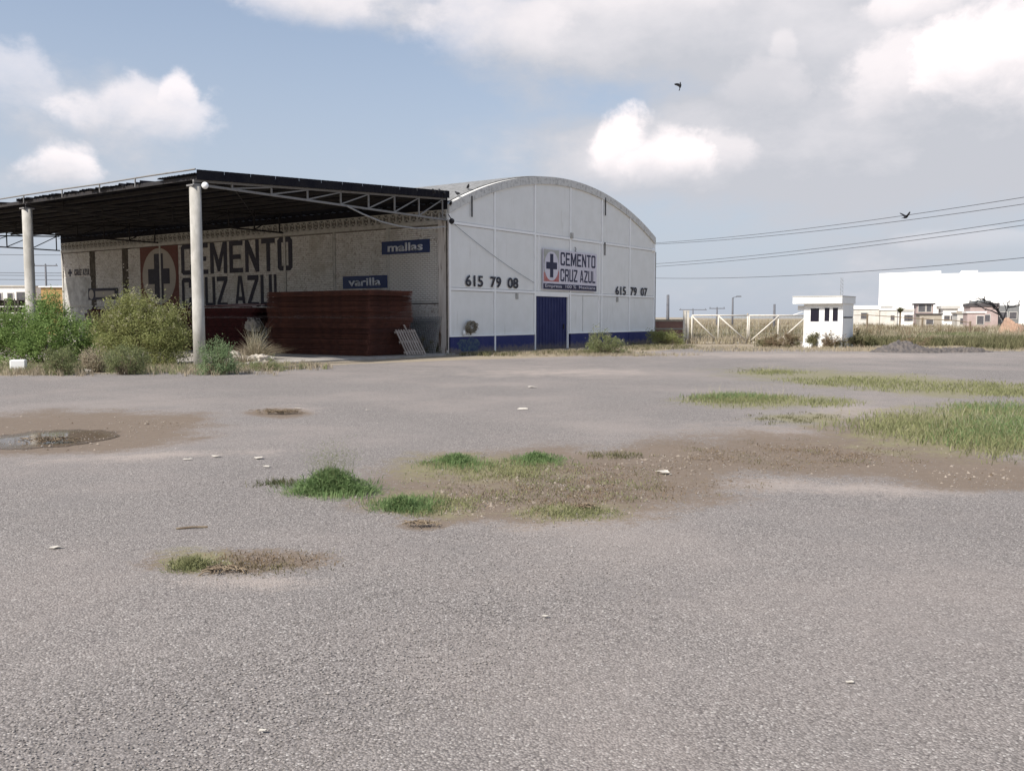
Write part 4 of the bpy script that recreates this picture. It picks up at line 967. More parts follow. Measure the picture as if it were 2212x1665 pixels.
for (a, b_, z0, z1) in ((0, 11.7, 10.77, 11.06), (11.7, 15.4, 10.5, 10.5), (15.4, 18.4, 11.0, 11.0), (18.4, 48, 10.6, 10.6)):
    q = MB(); q.poly([(a, 0, -.5), (b_ - .005, 0, -.5), (b_ - .005, 0, z1), (a, 0, z0)], (0, 40, 0)); q.obj('wall_section', M['whiteplain'], FW)
for k in range(20):
    xx = 2 * k + 1.0; q = MB(); q.box(xx, xx + .06, -.04, -.003, 0, 9.6); q.obj('cladding_seam', M['whiteplain'], FW)
q = MB(); q.box(-.02, -.001, .3, 39, .5, 10.2); q.obj('shade_side_sheet', M['offwhite'], FW)  # darker sheet over the left end, its shade put into the colour
house('house', 'low white house with dark roof gap right behind the guard booth', 'house', 1843, 1896, 668, 150, 'offwhite', 10, [(.3, .45, 1.0, 1.0)], 'white', rh=.6)
house('house', 'small white house with paired windows in front of the big warehouse', 'house', 1944, 1970, 672, 140, 'white', 8, [(.35, .4, .7, .9), (.62, .4, .7, .9)], 'offwhite')
house('house', 'pale low house at the foot of the left end of the big warehouse', 'house', 1897, 1925, 664, 158, 'white', 7, [(.4, .4, .7, .8)], 'offwhite', rh=.3)
house('house', 'low cream wall house just left of the pink house', 'house', 2068, 2098, 678, 130, 'offwhite', 7, [(.2, .3, .7, .8), (.65, .3, .5, 1.1)], 'beige', rh=.25)
house('house', 'pale pink lean-to in front of the dark red and pink house', 'house', 2090, 2124, 676, 122, 'pink', 5, [(.55, .3, .8, 1.1)], 'white', rh=.2)
house('house', 'pale shed left of the house with paired windows', 'house', 1902, 1943, 670, 146, 'offwhite', 8, [(.5, .4, .6, .8)], 'white')
house('house', 'pinkish open upper storey with a dark roof frame', 'house', 1980, 2013, 658, 150, 'pink', 7, [(.12, .68, 1.0, 1.2), (.6, .68, .7, 1.2)], 'darkroof', rh=.25, over=.3)
house('house', 'beige low house below the pinkish upper storey', 'house', 1987, 2030, 680, 128, 'beige', 8, [(.3, .3, .9, .7)], 'darkroof', rh=.2)
house('house', 'white house with flat canopy lines right of the beige one', 'house', 2037, 2066, 667, 145, 'white', 8, [(.1, .35, .8, .8), (.55, .35, .8, .8)], 'offwhite', rh=.5, over=.3)
house('house', 'beige narrow annex beside the white house with flat canopy', 'house', 2067, 2088, 672, 144, 'beige', 6, [(.5, .3, .7, 1.2)], None)
hb = house('house', 'dark red and pink house with grey tanks on its roof', 'house', 2096, 2150, 662, 135, 'pink', 8, [(.1, .45, .9, .8), (.5, .3, .8, 1.0)], 'darkroof', rh=.5)
house('house', 'grey concrete house behind the bare tree at the right edge', 'house', 2150, 2196, 660, 140, 'tank', 8, [(.2, .4, 1.0, 1.0), (.6, .4, 1.0, 1.0)], None)
for (i, (a, b_, yt)) in enumerate(((2108, 2123, 650), (2124, 2140, 648), (2165, 2178, 648))):
    w_ = (b_ - a) * 136 / F; p0 = at((a + b_) / 2, yt, 138); zb_ = at(0, 663 if i < 2 else 660, 138).z + .3
    q = MB(); q.tube([(0, 0, 0), (0, 0, (p0.z - zb_) * .8), (0, 0, p0.z - zb_)], [w_ / 2, w_ / 2, w_ * .4], 14); o = q.obj('roof_tank', M['tank'], None, smooth=True, loc=(p0.x, 140 if i < 2 else 143, zb_))
    tag(o, ['leftmost grey water tank on the pink house', 'middle grey water tank behind the bare tree', 'right grey water tank on the concrete house'][i], 'water tank', 'grey roof tanks')
# orange soil heap, palm, bare tree
T1 = empty('bare_tree', (at(2170, 690, 110).x, 110, 0), 0, 'black leafless tree leaning left before the roof tanks', 'tree')
q = MB(); s_ = 110 / F
def tp(px_, py_): return Vector(((px_ - 2170) * s_, 0, CAMH + (HOR - py_) * s_))
q.tube([tp(2172, 712), tp(2168, 692), tp(2160, 680)], [.16, .13, .10], 6); q.obj('trunk', M['bird'], T1)
r = random.Random(4); bl = MB()
def br(p0, p1, r0, lev):
    mid = p0.lerp(p1, .5) + Vector((r.uniform(-.15, .15), r.uniform(-.2, .2), r.uniform(-.05, .25))); bl.tube([p0, mid, p1], [r0, r0 * .75, r0 * .45], 5, cap=False)
    if lev > 0:
        for _ in range(3):
            q0 = p0.lerp(p1, r.uniform(.4, 1)); dirn = (p1 - p0) * r.uniform(.35, .6); dirn = Vector((dirn.x + r.uniform(-.5, .5), r.uniform(-.5, .5), dirn.z * .6 + r.uniform(-.2, .5))); br(q0, q0 + dirn, r0 * .5, lev - 1)
for (a, b_) in (((2160, 680), (2140, 658)), ((2140, 658), (2112, 651)), ((2164, 684), (2150, 664)), ((2150, 664), (2125, 650)), ((2168, 690), (2176, 664)), ((2176, 664), (2200, 660)), ((2160, 680), (2128, 668))):
    br(tp(*a), tp(*b_), .10, 2)
bl.obj('branches', M['bird'], T1, fix=False)
T2 = empty('small_palm', (at(1944, 690, 132).x, 132, 0), 0, 'small dull green palm by the little white houses', 'tree')
q = MB(); q.tube([(0, 0, 0), (.05, 0, 2.3)], .12, 6); q.obj('trunk', M['twig'], T2)
Bp = np.zeros((220, 3)); Bp[:, 2] = 2.2; quads('crown', blade_arr(Bp, 1.0, .14, 1.6, 5, .9), LOL, T2, nper=5, faces_per=BF)
# rail fence in the field
FN = empty('field_fence', at(1845, 700, 78) * 1.0, 0, 'thin sagging rail fence crossing the dry field right of the booth', 'fence'); FN.location.z = 0
fo = FN.location; pts = [at(1845, 681, 78), at(1873, 680.5, 77), at(1930, 684, 75), at(1992, 689, 72), at(2060, 692, 70), at(2095, 697, 68)]
for k in range(5):
    q = MB(); q.tube([pts[k] - fo, pts[k + 1] - fo], .035, 6); q.obj('rail', M['twig'], FN)
for k in (1, 3, 5):
    q = MB(); p0 = pts[k] - fo; q.tube([(p0.x, p0.y, 0), (p0.x + .04, p0.y, p0.z + .1)], .07, 6); q.obj('post', M['twig'], FN)
# ------------------------------------------------------------------ poles, wires, mast
def pole(px_, ytop, depth, label, r=.12, arm=None, name='utility_pole', lamp=False, mt='farpole'):
    b0 = at(px_, ytop, depth); t_ = empty(name, (b0.x, depth, 0), 0, label, 'pole', 'poles on the horizon')
    q = MB(); q.tube([(0, 0, -.5), (0, 0, b0.z)], [r, r * .75], 8); q.obj('shaft', M[mt], t_, smooth=True)
    if arm:
        q = MB(); q.box(-arm, arm, -.06, .06, b0.z - .25, b0.z - .12); q.obj('crossarm', M[mt], t_)
        for xx in (-arm * .9, 0, arm * .9): q = MB(); q.tube([(xx, 0, b0.z - .12), (xx, 0, b0.z + .08)], .05, 6); q.obj('insulator', M[mt], t_)
    if lamp:
        q = MB(); q.bar((0, 0, b0.z), (.7, 0, b0.z + .15), .08); q.obj('lamp_arm', M[mt], t_); q = MB(); q.box(.5, 1.2, -.15, .15, b0.z + .1, b0.z + .25); q.obj('lamp_head', M[mt], t_)
    return t_
pole(1443, 637, 110, 'thick plain pole just right of the warehouse', .22)
pole(1497, 667, 170, 'distant pole with wide crossarm left of the gate', .14, 2.6)
pole(1549, 664, 150, 'distant pole with short crossarm above the gate', .16, 1.3)
pole(1583, 643, 130, 'street lamp pole standing above the middle of the gate', .16, lamp=True, name='street_lamp')
pole(1673, 657, 120, 'thick short pole near the right gate leaf', .2)
pole(1939, 668, 141, 'thin post beside the small palm', .07)
MS = empty('radio_mast', (at(1818, 600, 260).x, 260, 0), 0, 'faint lattice radio mast rising above the guard booth', 'mast'); H = at(0, 600, 260).z; q = MB()
for (sx__, sy__) in ((-.5, -.5), (.5, -.5), (0, .5)): q.bar((sx__, sy__, 0), (sx__ * .5, sy__ * .5, H), .10)
for k in range(12):
    z0, z1 = H * k / 12, H * (k + 1) / 12; q.bar((-.5, -.5, z0), (.5, -.5, z1), .06); q.bar((.5, -.5, z0), (-.5, -.5, z1), .06)
q.obj('lattice', mat('mast_grey', (.33, .35, .38), None), MS)
def cable(name, label, P0, P1, P2, r=.03, n=24, group='overhead cables on the right'):
    """parabola through three points, sampled in 3D"""
    P0, P1, P2 = Vector(P0), Vector(P1), Vector(P2); pts = []
    for k in range(n + 1):
        u = k / n * 1.15 - .05; pts.append(P0 * ((u - .5) * (u - 1) / .5) + P1 * (u * (u - 1) / -.25) + P2 * (u * (u - .5) / .5))
    q = MB(); q.tube(pts, r, 5, cap=False); return tag(q.obj(name, M['wire']), label, 'cable', group)
def cab(ya, yb, yc, label, r=.022, da=110, dc=62):
    xa, xb, xc = 1380, 1830, 2300; A = at(xa, ya, da); Cc = at(xc, yc, dc); 
    # middle point: half way in 3D horizontally, height from the photograph
    mx, my = (A.x + Cc.x) / 2, (A.y + Cc.y) / 2; pxm = CX + F * mx / my
    ym = np.interp(pxm, [xa, xb, xc], [ya, yb, yc]); 
    # quadratic fit in image space instead of linear
    cf = np.polyfit([xa, xb, xc], [ya, yb, yc], 2); ym = np.polyval(cf, pxm)
    return cable('overhead_cable', label, A, at(pxm, ym, my), Cc, r)
cab(527, 484, 412, 'topmost overhead cable right of the warehouse, passing the larger flying bird')
cab(529, 493, 428, 'second overhead cable from the top, right of the warehouse')
cab(572, 530, 462, 'third overhead cable, upper of the middle pair')
cab(578, 538, 474, 'fourth overhead cable, lower of the middle pair')
cab(600, 590, 548, 'lowest overhead cable, crossing just above the white warehouse')
# ------------------------------------------------------------------ left background
house('house', 'white flat house with dark windows behind the left canopy column', 'house', -60, 63, 619, 88, 'white', 8, [(.35, .66, .9, .9), (.62, .66, .5, .9), (.78, .66, 1.3, 1.0)], 'offwhite', rh=.12, rz=0)
house('house', 'ochre shed with pale roof edge seen past the side wall', 'house', 88, 146, 621, 84, 'ochre', 8, [], 'white', rh=.12, rz=0)
pole(98, 571, 120, 'utility pole with crossarms beyond the ochre shed', .16, 1.6)
for (k, (ya, yb)) in enumerate(((547, 549), (586, 588), (592, 593), (601, 602))):
    P0, P2 = at(-260, ya - 3, 118), at(330, yb, 122); P1 = (P0 + P2) / 2 - Vector((0, 0, .25)); cable('overhead_cable', ['highest of the thin cables in the gap left of the side wall', 'second thin cable in the gap left of the side wall', 'third thin cable in the gap left of the side wall', 'lowest thin cable just above the ochre shed'][k], P0, P1, P2, .03, 10, 'thin cables at the far left')
# dark crates of stacked pallets behind the left bush
for k in range(5):
    p0 = at(-28 + k * 22, 685, 50); CR = empty('pallet_stack', (p0.x, 50, 0), .08, ['stack of dark pallets at the picture edge behind the green bush', 'second dark pallet stack from the picture edge', 'middle dark pallet stack behind the green bush', 'dark pallet stack left of the column, second nearest to it', 'dark pallet stack right beside the left canopy column'][k], 'pallets', 'dark pallet stacks at the far left')
    pm = None
    for j_ in range(7):
        if pm is None:
            q = MB()
            for i in range(5): q.box(.02 + i * .11, .08 + i * .11, 0, 1.0, .10, .13)
            for i in range(3): q.box(0, .54, .0 + i * .45, .1 + i * .45, 0, .1)
            q.box(0, .54, 0, 1.0, .132, .15); pm = q.mesh('pallet', M['darkpost'])
        inst('pallet', pm, CR, ((j_ % 3) * .01, 0, 1.55 + j_ * .165 if False else j_ * .37), (0, 0, 0), (1, 1, 2.1))
    q = MB(); q.box(0, .10, -.02, .0, .1, 2.62); q.box(.40, .46, -.02, .0, .1, 2.62); q.obj('strap', M['stone'], CR)
# ------------------------------------------------------------------ birds
def bird_mesh(flying=False):
    q = MB(); body = [(-.17, 0, 0), (-.10, 0, .005), (0, 0, .02), (.07, 0, .045), (.11, 0, .08), (.145, 0, .095), (.17, 0, .09), (.20, 0, .083)]
    q.tube(body, [.012, .045, .062, .05, .033, .032, .018, .004], 10)
    q.add([(-.13, -.02, .0), (-.13, .02, .0), (-.28, .04, -.01), (-.28, -.04, -.01), (-.2, 0, .015)], [(0, 1, 2, 3), (0, 4, 3), (1, 2, 4)])
    if not flying:
        q.tube([(.0, .02, -.03), (.0, .02, -.10)], .006, 4); q.tube([(.0, -.02, -.03), (.0, -.02, -.10)], .006, 4)
    return q
def wing(side, up):
    q = MB(); prof = [(.08, 0), (.09, .13), (.04, .26), (-.04, .36), (-.08, .30), (-.07, .15), (-.09, 0)]
    v = [(x, side * (.02 + y * math.cos(up)), .03 + y * math.sin(up)) for x, y in prof]; q.poly(v, (0, 0, .008)); return q
bm_ = bird_mesh().mesh('bird_body', M['bird'], True)
PER = [(949.3, 413.5, 36.9, 'roof edge end above the truss'), (937.6, 415.5, 36.6, 'canopy edge, leftmost of the row'), (988.4, 419.0, 38.9, 'arched rim just right of the corner'), (1011, 404.5, 40.0, 'arched rim, highest of the perched ones'), (973.4, 441.0, 38.2, 'facade corner below the rim'), (990.3, 440, 38.9, 'rim foot beside the hanging rod'), (960, 418.5, 37.9, 'end of the dark fascia')]
for (k, (bx, by, dd, wh_)) in enumerate(PER):
    b0 = at(bx, by, dd); B_ = empty('perched_bird', b0, random.Random(k).uniform(-2.5, 2.5), 'black bird perched on the ' + wh_, 'bird', 'black birds perched on the roof corner')
    inst('body', bm_, B_)
for (bx, by, dd, rot, upw, lb_) in ((1957, 470, 42, (0.1, -.15, .4), .55, 'larger black bird flying low on the right among the cables'), (1470, 186, 52, (.3, -.9, -1.3), .9, 'small black bird flying high in the open sky')):
    B_ = empty('flying_bird', at(bx, by, dd), 0, lb_, 'bird', 'flying black birds'); B_.rotation_euler = rot
    bird_mesh(True).obj('body', M['bird'], B_, smooth=True); wing(1, upw).obj('wing', M['bird'], B_); wing(-1, upw + .2).obj('wing', M['bird'], B_)
# ------------------------------------------------------------------ vegetation, left
gA = G(80, 792); gB = G(325, 791)
shrub('green_bush', 'big deep green bush at the left picture edge before the column', 'bush', (gA.x - .2, gA.y + 1.2, 0), [(.15, 0, 1.75, .55, .5, .75), (-1.0, 0, 1.1, 1.05, .8, .95), (.9, 0, .95, .9, .8, .85), (-.1, -.2, .8, 1.3, .9, .8), (-1.9, 0, .9, .8, .7, .8), (1.35, .1, .55, .5, .5, .5)], 480, 62, .085, .036, LG1, 51, cr=.20, sprigs=40)
shrub('olive_bush', 'tall olive bush with pale seed tips in front of the near column', 'bush', (gB.x - .12, gB.y - .35, 0), [(-.1, 0, 1.65, .85, .7, .72), (-.85, 0, 1.1, .7, .7, .95), (.8, 0, 1.2, .75, .7, .95), (.1, -.2, .75, 1.3, .9, .75), (-.35, 0, 2.0, .4, .4, .35), (1.15, 0, .7, .45, .5, .6)], 480, 68, .072, .028, LG2, 61, cr=.19, sprigs=260)
def weed(name, label, px_, py_, w_, h_, mt, seed, n=26, per=90, sp=0, ln=.06, wd=.018, group='weeds along the yard edge', up=1.0):
    b0 = G(px_, py_); shrub(name, label, 'weed', (b0.x, b0.y + w_ * .3, 0), [(0, 0, h_ * .5, w_ / 2, w_ * .35, h_ * .5), (-w_ * .25, 0, h_ * .35, w_ * .3, w_ * .3, h_ * .35), (w_ * .22, 0, h_ * .38, w_ * .3, w_ * .3, h_ * .4)], n, per, ln, wd, mt, seed, group=group, cr=.13, sprigs=sp, up=up)
weed('low_weed', 'yellowish weed clump below the green bush', 123, 812, 1.0, .85, LG3, 71, 44, 100)
weed('low_weed', 'broad yellow green weed clump left of the olive bush foot', 262, 811, 1.35, .85, LG3, 72, 50, 110)
weed('low_weed', 'dry tan weed between the two large bushes', 195, 806, .9, .75, LDRY, 73, 44, 90)
weed('low_weed', 'fresh bluish green weed at the foot of the near column', 463, 811, 1.1, 1.0, L_('blue_green_weed', (.17, .24, .115), (.27, .34, .19), None, .4), 74, 60, 110)
weed('low_weed', 'sparse green weed right of the white rubble', 575, 803, .9, .4, LG3, 75, 14, 40)
weed('low_weed', 'olive weed clump under the olive bush', 345, 795, .9, .5, LG2, 76)
bladeplant('dry_grass_plant', 'tall straw coloured dry grass beside the tall mesh stack', 'dry grass', G(543, 782) + Vector((0, .5, 0)), (.38, .3), 700, 1.15, .02, LDRY, 81, .8, stalks=140, sh=1.35)
bladeplant('dry_grass_plant', 'thin dry stalks right of the fresh green weed', 'dry grass', G(510, 790) + Vector((0, .8, 0)), (.3, .25), 220, .7, .018, LDRY, 82, .7)
patch('dry_grass', 'dry straw grass along the left yard edge', [(110, 800, 170, 12, .35), (420, 800, 230, 11, .35), (620, 794, 110, 6, .15), (60, 806, 120, 7, .15)], 9000, .22, .014, LDRY, 91, .8, (9, .05))
patch('edge_weeds', 'low green weeds mixed in the dry edge', [(80, 800, 150, 9, .4), (300, 800, 200, 8, .35), (560, 797, 120, 6, .25)], 4500, .24, .016, LG3, 92, .8, (12, .06))
patch('facade_grass', 'thin dry grass strip along the facade foot', [(1100, 765, 140, 5, .25), (1250, 762, 140, 5, .3), (1400, 752, 100, 6, .25), (1330, 768, 180, 3, .2)], 9000, .16, .016, LDRY, 93, .8, (10, .07))
patch('facade_weeds', 'green weeds mixed in the strip along the facade foot', [(1060, 768, 90, 3, .2), (1250, 764, 120, 4, .3), (1420, 751, 80, 6, .5)], 4500, .2, .018, LOL, 94, .7, (14, .08))
b0 = G(1312, 767)
shrub('green_bush', 'rounded green bush in front of the facade right of the door', 'bush', (b0.x, b0.y + .6, 0), [(-.15, 0, .5, .75, .6, .45), (.35, 0, .35, .7, .5, .32), (-.5, 0, .4, .45, .5, .35)], 110, 50, .075, .024, LG3, 62, cr=.13, sprigs=20, up=.9)
b0 = G(1440, 746)
shrub('dark_bush', 'dark olive bush between facade corner and gate posts', 'bush', (b0.x, b0.y + .6, 0), [(0, 0, .42, .95, .6, .38), (-.6, 0, .5, .5, .5, .4), (.6, 0, .3, .6, .5, .3)], 90, 46, .09, .034, LG2, 63, cr=.15, up=.9)
for (i, (bx, by, w_, h_, mt_)) in enumerate(((1700, 752, 1.9, .75, LBR), (1762, 751, .8, .85, LOL), (1805, 752, 1.2, .65, LBR), (1868, 751, 1.6, .7, LOL), (1665, 750, 1.0, .4, LOL))):
    weed('brown_weed', ['wide brown weed at the left foot of the booth', 'upright olive weed before the booth steps', 'brown weed under the booth windows', 'olive weed clump right of the booth', 'low olive weed in front of the gate'][i], bx, by, w_, h_, mt_, 101 + i, 44, 80, ln=.10, wd=.03, group='weeds round the booth')
# ------------------------------------------------------------------ field vegetation, right
def field(name, label, x0, x1, y0, y1, n, hgt, wid, mt, seed, cl=(20, .25), cat='grass'):
    r = np.random.default_rng(seed); X = r.uniform(x0, x1, n); Y = y0 + (y1 - y0) * r.uniform(0, 1, n)
    dx = X - CX; dy = CY - Y; ry_ = F * math.cos(PITCH) + dy * math.sin(PITCH); rz = -F * math.sin(PITCH) + dy * math.cos(PITCH); tt = -CAMH / np.minimum(rz, -1e-3)
    B = np.stack([dx * tt, ry_ * tt, np.zeros(n)], 1); B = clumpy(B, cl[0], cl[1], seed); V = blade_arr(B, hgt, wid, .7, seed)
    return tag(quads(name, V, mt, nper=5, faces_per=BF), label, cat, kind='stuff')
field('field_dry_grass', 'tall tan dry grass filling the field behind the booth', 1410, 2300, 699, 744, 36000, .62, .04, LDRY, 121, (26, .35))
field('field_far_grass', 'far tan grass near the houses', 1405, 2320, 693, 701, 15000, 1.15, .07, LDRY, 122, (26, .7))
field('field_brown_scrub', 'brown scrub patches in the field', 1440, 2300, 702, 735, 12000, .85, .045, LBR, 123, (90, .55))
field('field_seed_stalks', 'pale tall stalks standing over the field grass', 1440, 2320, 700, 738, 4500, 1.15, .022, LFL, 129, (14, .5))
field('field_green_weeds', 'green weed band right of the booth', 1845, 2140, 728, 748, 14000, .55, .035, LOL, 124, (60, .35))
field('field_green_weeds_bright', 'fresher green weeds near the gravel heap', 1990, 2140, 730, 742, 6000, .6, .035, LG3, 125, (60, .3))
field('field_right_scrub', 'olive and tan scrub at the right edge', 2100, 2330, 735, 756, 9000, .6, .03, LOL, 126, (40, .25))
field('gate_scrub', 'olive scrub behind the gate', 1490, 1740, 715, 738, 7000, .6, .035, LOL, 127, (90, .4))
field('pavement_edge_grass', 'thin straw grass at the far edge of the yard', 1500, 2300, 751, 760, 6000, .18, .02, LDRY, 128, (20, .2))
# stones
def stones(name, label, pts, r0, r1, mt, seed, flat=.7, kind='stuff', cat='stones'):
    rr_ = random.Random(seed); q = MB()
    for (x, y, z) in pts: q.ico((x, y, z), rr_.uniform(r0, r1), 1, .3, (1, rr_.uniform(.7, 1.2), flat), seed=rr_.randint(0, 9999))
    return tag(q.obj(name, mt, fix=False), label, cat, kind=kind)
r = random.Random(77)
stones('rubble', 'pale rubble stones in the field behind the gate', [tuple(G(r.uniform(1640, 1740), r.uniform(722, 742))[:2]) + (.1,) for _ in range(50)] + [tuple(G(r.uniform(1500, 1740), r.uniform(718, 740))[:2]) + (.06,) for _ in range(40)], .08, .28, M['stone'], 5)
stones('rubble', 'small rubble scattered in the dry field right of the booth', [tuple(G(r.uniform(1850, 2200), r.uniform(712, 730))[:2]) + (.3,) for _ in range(40)], .08, .22, M['stone'], 6)
# gravel heap
def heap(name, label, px_, py_, w_, d_, h_, seed, mt):
    b0 = G(px_, py_); q = MB(); n = 34; rr_ = random.Random(seed); v = []; nn = 16
    for i in range(n + 1):
        for k in range(nn + 1):
            x = -1 + 2 * i / n; y = -1 + 2 * k / nn; rr2 = math.hypot(x, y); z = max(0, 1 - rr2 ** 1.4) * h_ * (1 + .35 * math.sin(x * 4 + seed) * math.cos(y * 3)); z += rr_.uniform(-.05, .07) * (z > .02)
            v.append((x * w_ / 2, y * d_ / 2, z - .02 + (.0 if rr2 < 1 else -.03)))
    q.add(v, [(i * (nn + 1) + k, (i + 1) * (nn + 1) + k, (i + 1) * (nn + 1) + k + 1, i * (nn + 1) + k + 1) for i in range(n) for k in range(nn)])
    return tag(q.obj(name, mt, None, loc=(b0.x, b0.y + d_ / 2, 0)), label, 'gravel heap')
heap('gravel_heap', 'dark grey gravel heap by the far yard edge', 1985, 763, 3.6, 2.2, .48, 3, M['heap'])
heap('gravel_heap', 'smaller flat gravel heap right of the dark one', 2085, 762, 3.4, 1.6, .28, 5, M['heap'])
heap('soil_heap', 'orange earth heap among dry grass at the right edge', 2200, 727, 2.6, 2.0, 1.75, 4, M['orangeheap'])
weed('brown_weed', 'dry brown weed growing over the dark gravel heap', 1990, 752, 2.4, .55, LBR, 131, 34, 38, ln=.09, wd=.025, group='weeds round the booth')
# ------------------------------------------------------------------ yard grass patches
tuft('grass_tuft', 'bright green grass tuft with tall airy seed stalks, left of the brown patch', G(716, 1064), (.36, .20), 8500, .19, .055, .0085, LGR, 141, 130, .30)
patch('grass_fringe', 'loose blades straggling round the green tufts', [(720, 1060, 120, 22, .45), (880, 1095, 90, 20, .3), (1000, 1005, 90, 16, .15), (1165, 1000, 80, 12, .1)], 2600, .09, .006, LGR, 161, 1.4)
tuft('grass_tuft', 'small green grass tuft at the left end of the brown patch', G(868, 1100), (.20, .12), 2600, .10, .045, .007, LGR, 142, 14, .12)
tuft('grass_tuft', 'small green tuft on the upper left rim of the brown patch', G(985, 1000), (.24, .20), 2200, .09, .05, .008, LGR, 143)
tuft('grass_tuft', 'green tuft on the upper rim in the middle of the brown patch', G(1160, 995), (.30, .18), 2200, .08, .05, .008, LGR, 144)
tuft('grass_tuft', 'yellowish flattened tuft at the lower left of the yard', G(412, 1225), (.17, .15), 1700, .05, .045, .006, LYE, 145)
patch('grass_patch', 'short olive grass over the brown patch in the middle', [(1090, 1015, 160, 24, .3), (960, 1000, 70, 14, .1), (930, 1092, 120, 22, .2), (1240, 1108, 120, 16, .15), (1180, 1050, 320, 60, .25)], 9000, .035, .006, LYE, 151, 1.2, (16, .06))
patch('grass_patch', 'dull sparse growth across the brown dirt', [(1250, 1050, 300, 55, .5), (1700, 985, 300, 32, .35), (560, 1215, 130, 22, .15)], 8000, .025, .006, LBR, 152, 1.3, (20, .08))
patch('grass_patch', 'green grass island nearest the middle right of the yard', [(1590, 862, 100, 10, .5), (1620, 868, 140, 14, .3), (1760, 872, 110, 9, .2)], 3200, .10, .012, LYE, 153, .9, (9, .16))
patch('grass_patch', 'long grass strip farther back on the right', [(1670, 806, 60, 6, .15), (1850, 826, 160, 12, .35), (2060, 838, 200, 13, .35), (2190, 850, 90, 10, .15)], 5500, .10, .015, LYE, 154, .9, (9, .24))
patch('grass_patch', 'broad bright grass patch at the right picture edge', [(2120, 935, 180, 42, .4), (1950, 920, 140, 28, .25), (2150, 890, 160, 20, .2), (2190, 960, 90, 36, .15)], 7800, .115, .011, LYE, 155, 1.1, (9, .2))
patch('grass_patch', 'greener blades inside the right grass patch', [(2150, 930, 130, 34, .6), (1590, 860, 80, 7, .2), (2160, 885, 120, 14, .2)], 4200, .12, .010, LGR, 156, 1.1, (16, .2))
patch('grass_patch', 'tiny sparse grass among the gravel', [(1720, 905, 120, 14, .3), (600, 1045, 60, 10, .15), (1330, 985, 80, 8, .2), (1650, 800, 70, 6, .15)], 2400, .05, .007, LOL, 157, 1.2, (8, .04))
patch('far_yard_grass', 'pale seed stalks standing over the grass strips', [(1660, 802, 50, 5, .2), (1600, 856, 110, 6, .3), (2120, 915, 170, 34, .5)], 420, .27, .004, LFL, 158, .6)
# ------------------------------------------------------------------ puddle, debris, litter
pc = G(105, 946); prx = (G(262, 946) - pc).x; pry = (G(105, 922) - G(105, 968)).y / 2
q = MB(); q.add([(1.35 * prx * math.cos(2 * math.pi * k / 40), 1.35 * pry * math.sin(2 * math.pi * k / 40), 0) for k in range(40)], [tuple(range(40))])
mw = bpy.data.materials.new('muddy_water'); mw.use_nodes = True; t = mw.node_tree; p = t.nodes['Principled BSDF']
p.inputs['Base Color'].default_value = (.135, .10, .072, 1); p.inputs['Roughness'].default_value = .07; p.inputs['Specular IOR Level'].default_value = .16
tc_ = N('ShaderNodeTexCoord', t); sp = N('ShaderNodeSeparateXYZ', t); t.links.new(tc_.outputs['Object'], sp.inputs[0])
ux = mth(t, 'DIVIDE', sp.outputs[0], prx); uy = mth(t, 'DIVIDE', sp.outputs[1], pry)
rr_ = mth(t, 'SQRT', mth(t, 'ADD', mth(t, 'MULTIPLY', ux, ux), mth(t, 'MULTIPLY', uy, uy)))
rr_ = mth(t, 'ADD', rr_, mth(t, 'MULTIPLY', mth(t, 'SUBTRACT', noise(t, tc_.outputs['Object'], 1.5, 7, .65), .5), .9))
t.links.new(sstep(t, rr_, .84, .93, 1, 0), p.inputs['Alpha'])          # the water thins out over the mud
t.links.new(sstep(t, rr_, .4, .93, .05, .30), p.inputs['Roughness'])
tag(q.obj('puddle', mw, None, loc=(pc.x, pc.y, -.0035)), kind='structure')
def debris(label, px_, py_, w_, n, seed, L=.12, hh=.03):
    b0 = G(px_, py_); q = MB(); rr_ = random.Random(seed)
    for _ in range(n):
        c_ = Vector((rr_.gauss(0, w_ * .4), rr_.gauss(0, w_ * .16), .015 + rr_.random() * hh)); a = rr_.uniform(0, 6.28); d_ = Vector((math.cos(a), math.sin(a), rr_.uniform(-.1, .35))) * L * rr_.uniform(.4, 1.2)
        q.tube([c_ - d_ * .5, c_ + Vector((0, 0, .01)), c_ + d_ * .5], .004, 4, cap=False)
    o = q.obj('twig_debris', M['twig'], None, loc=b0, fix=False); tag(o, label, 'twigs', kind='stuff')
debris('dry twigs and leaves lying in the puddle at the left', 118, 956, .36, 150, 1, .12, .05)
debris('dark little heap of twigs on the gravel left of the middle', 605, 894, .42, 220, 2, .10, .05)
debris('scattered twigs at the lower edge of the brown patch', 912, 1135, .16, 50, 3, .06, .015)
debris('dark twigs in the brown patch near its lower rim', 1262, 1098, .10, 40, 4, .07, .02)
debris('dark twigs beside the yellow tuft', 478, 1236, .16, 40, 5, .08, .01)
b0 = G(415, 1143); q = MB(); d_ = G(450, 1141) - G(382, 1145); q.tube([-d_ * .5 + Vector((0, 0, .012)), Vector((0, 0, .018)), d_ * .5 + Vector((0, 0, .012))], .008, 6); tag(q.obj('stick', M['twig'], None, loc=b0), 'thin dark stick lying on the gravel in the left foreground', 'stick')
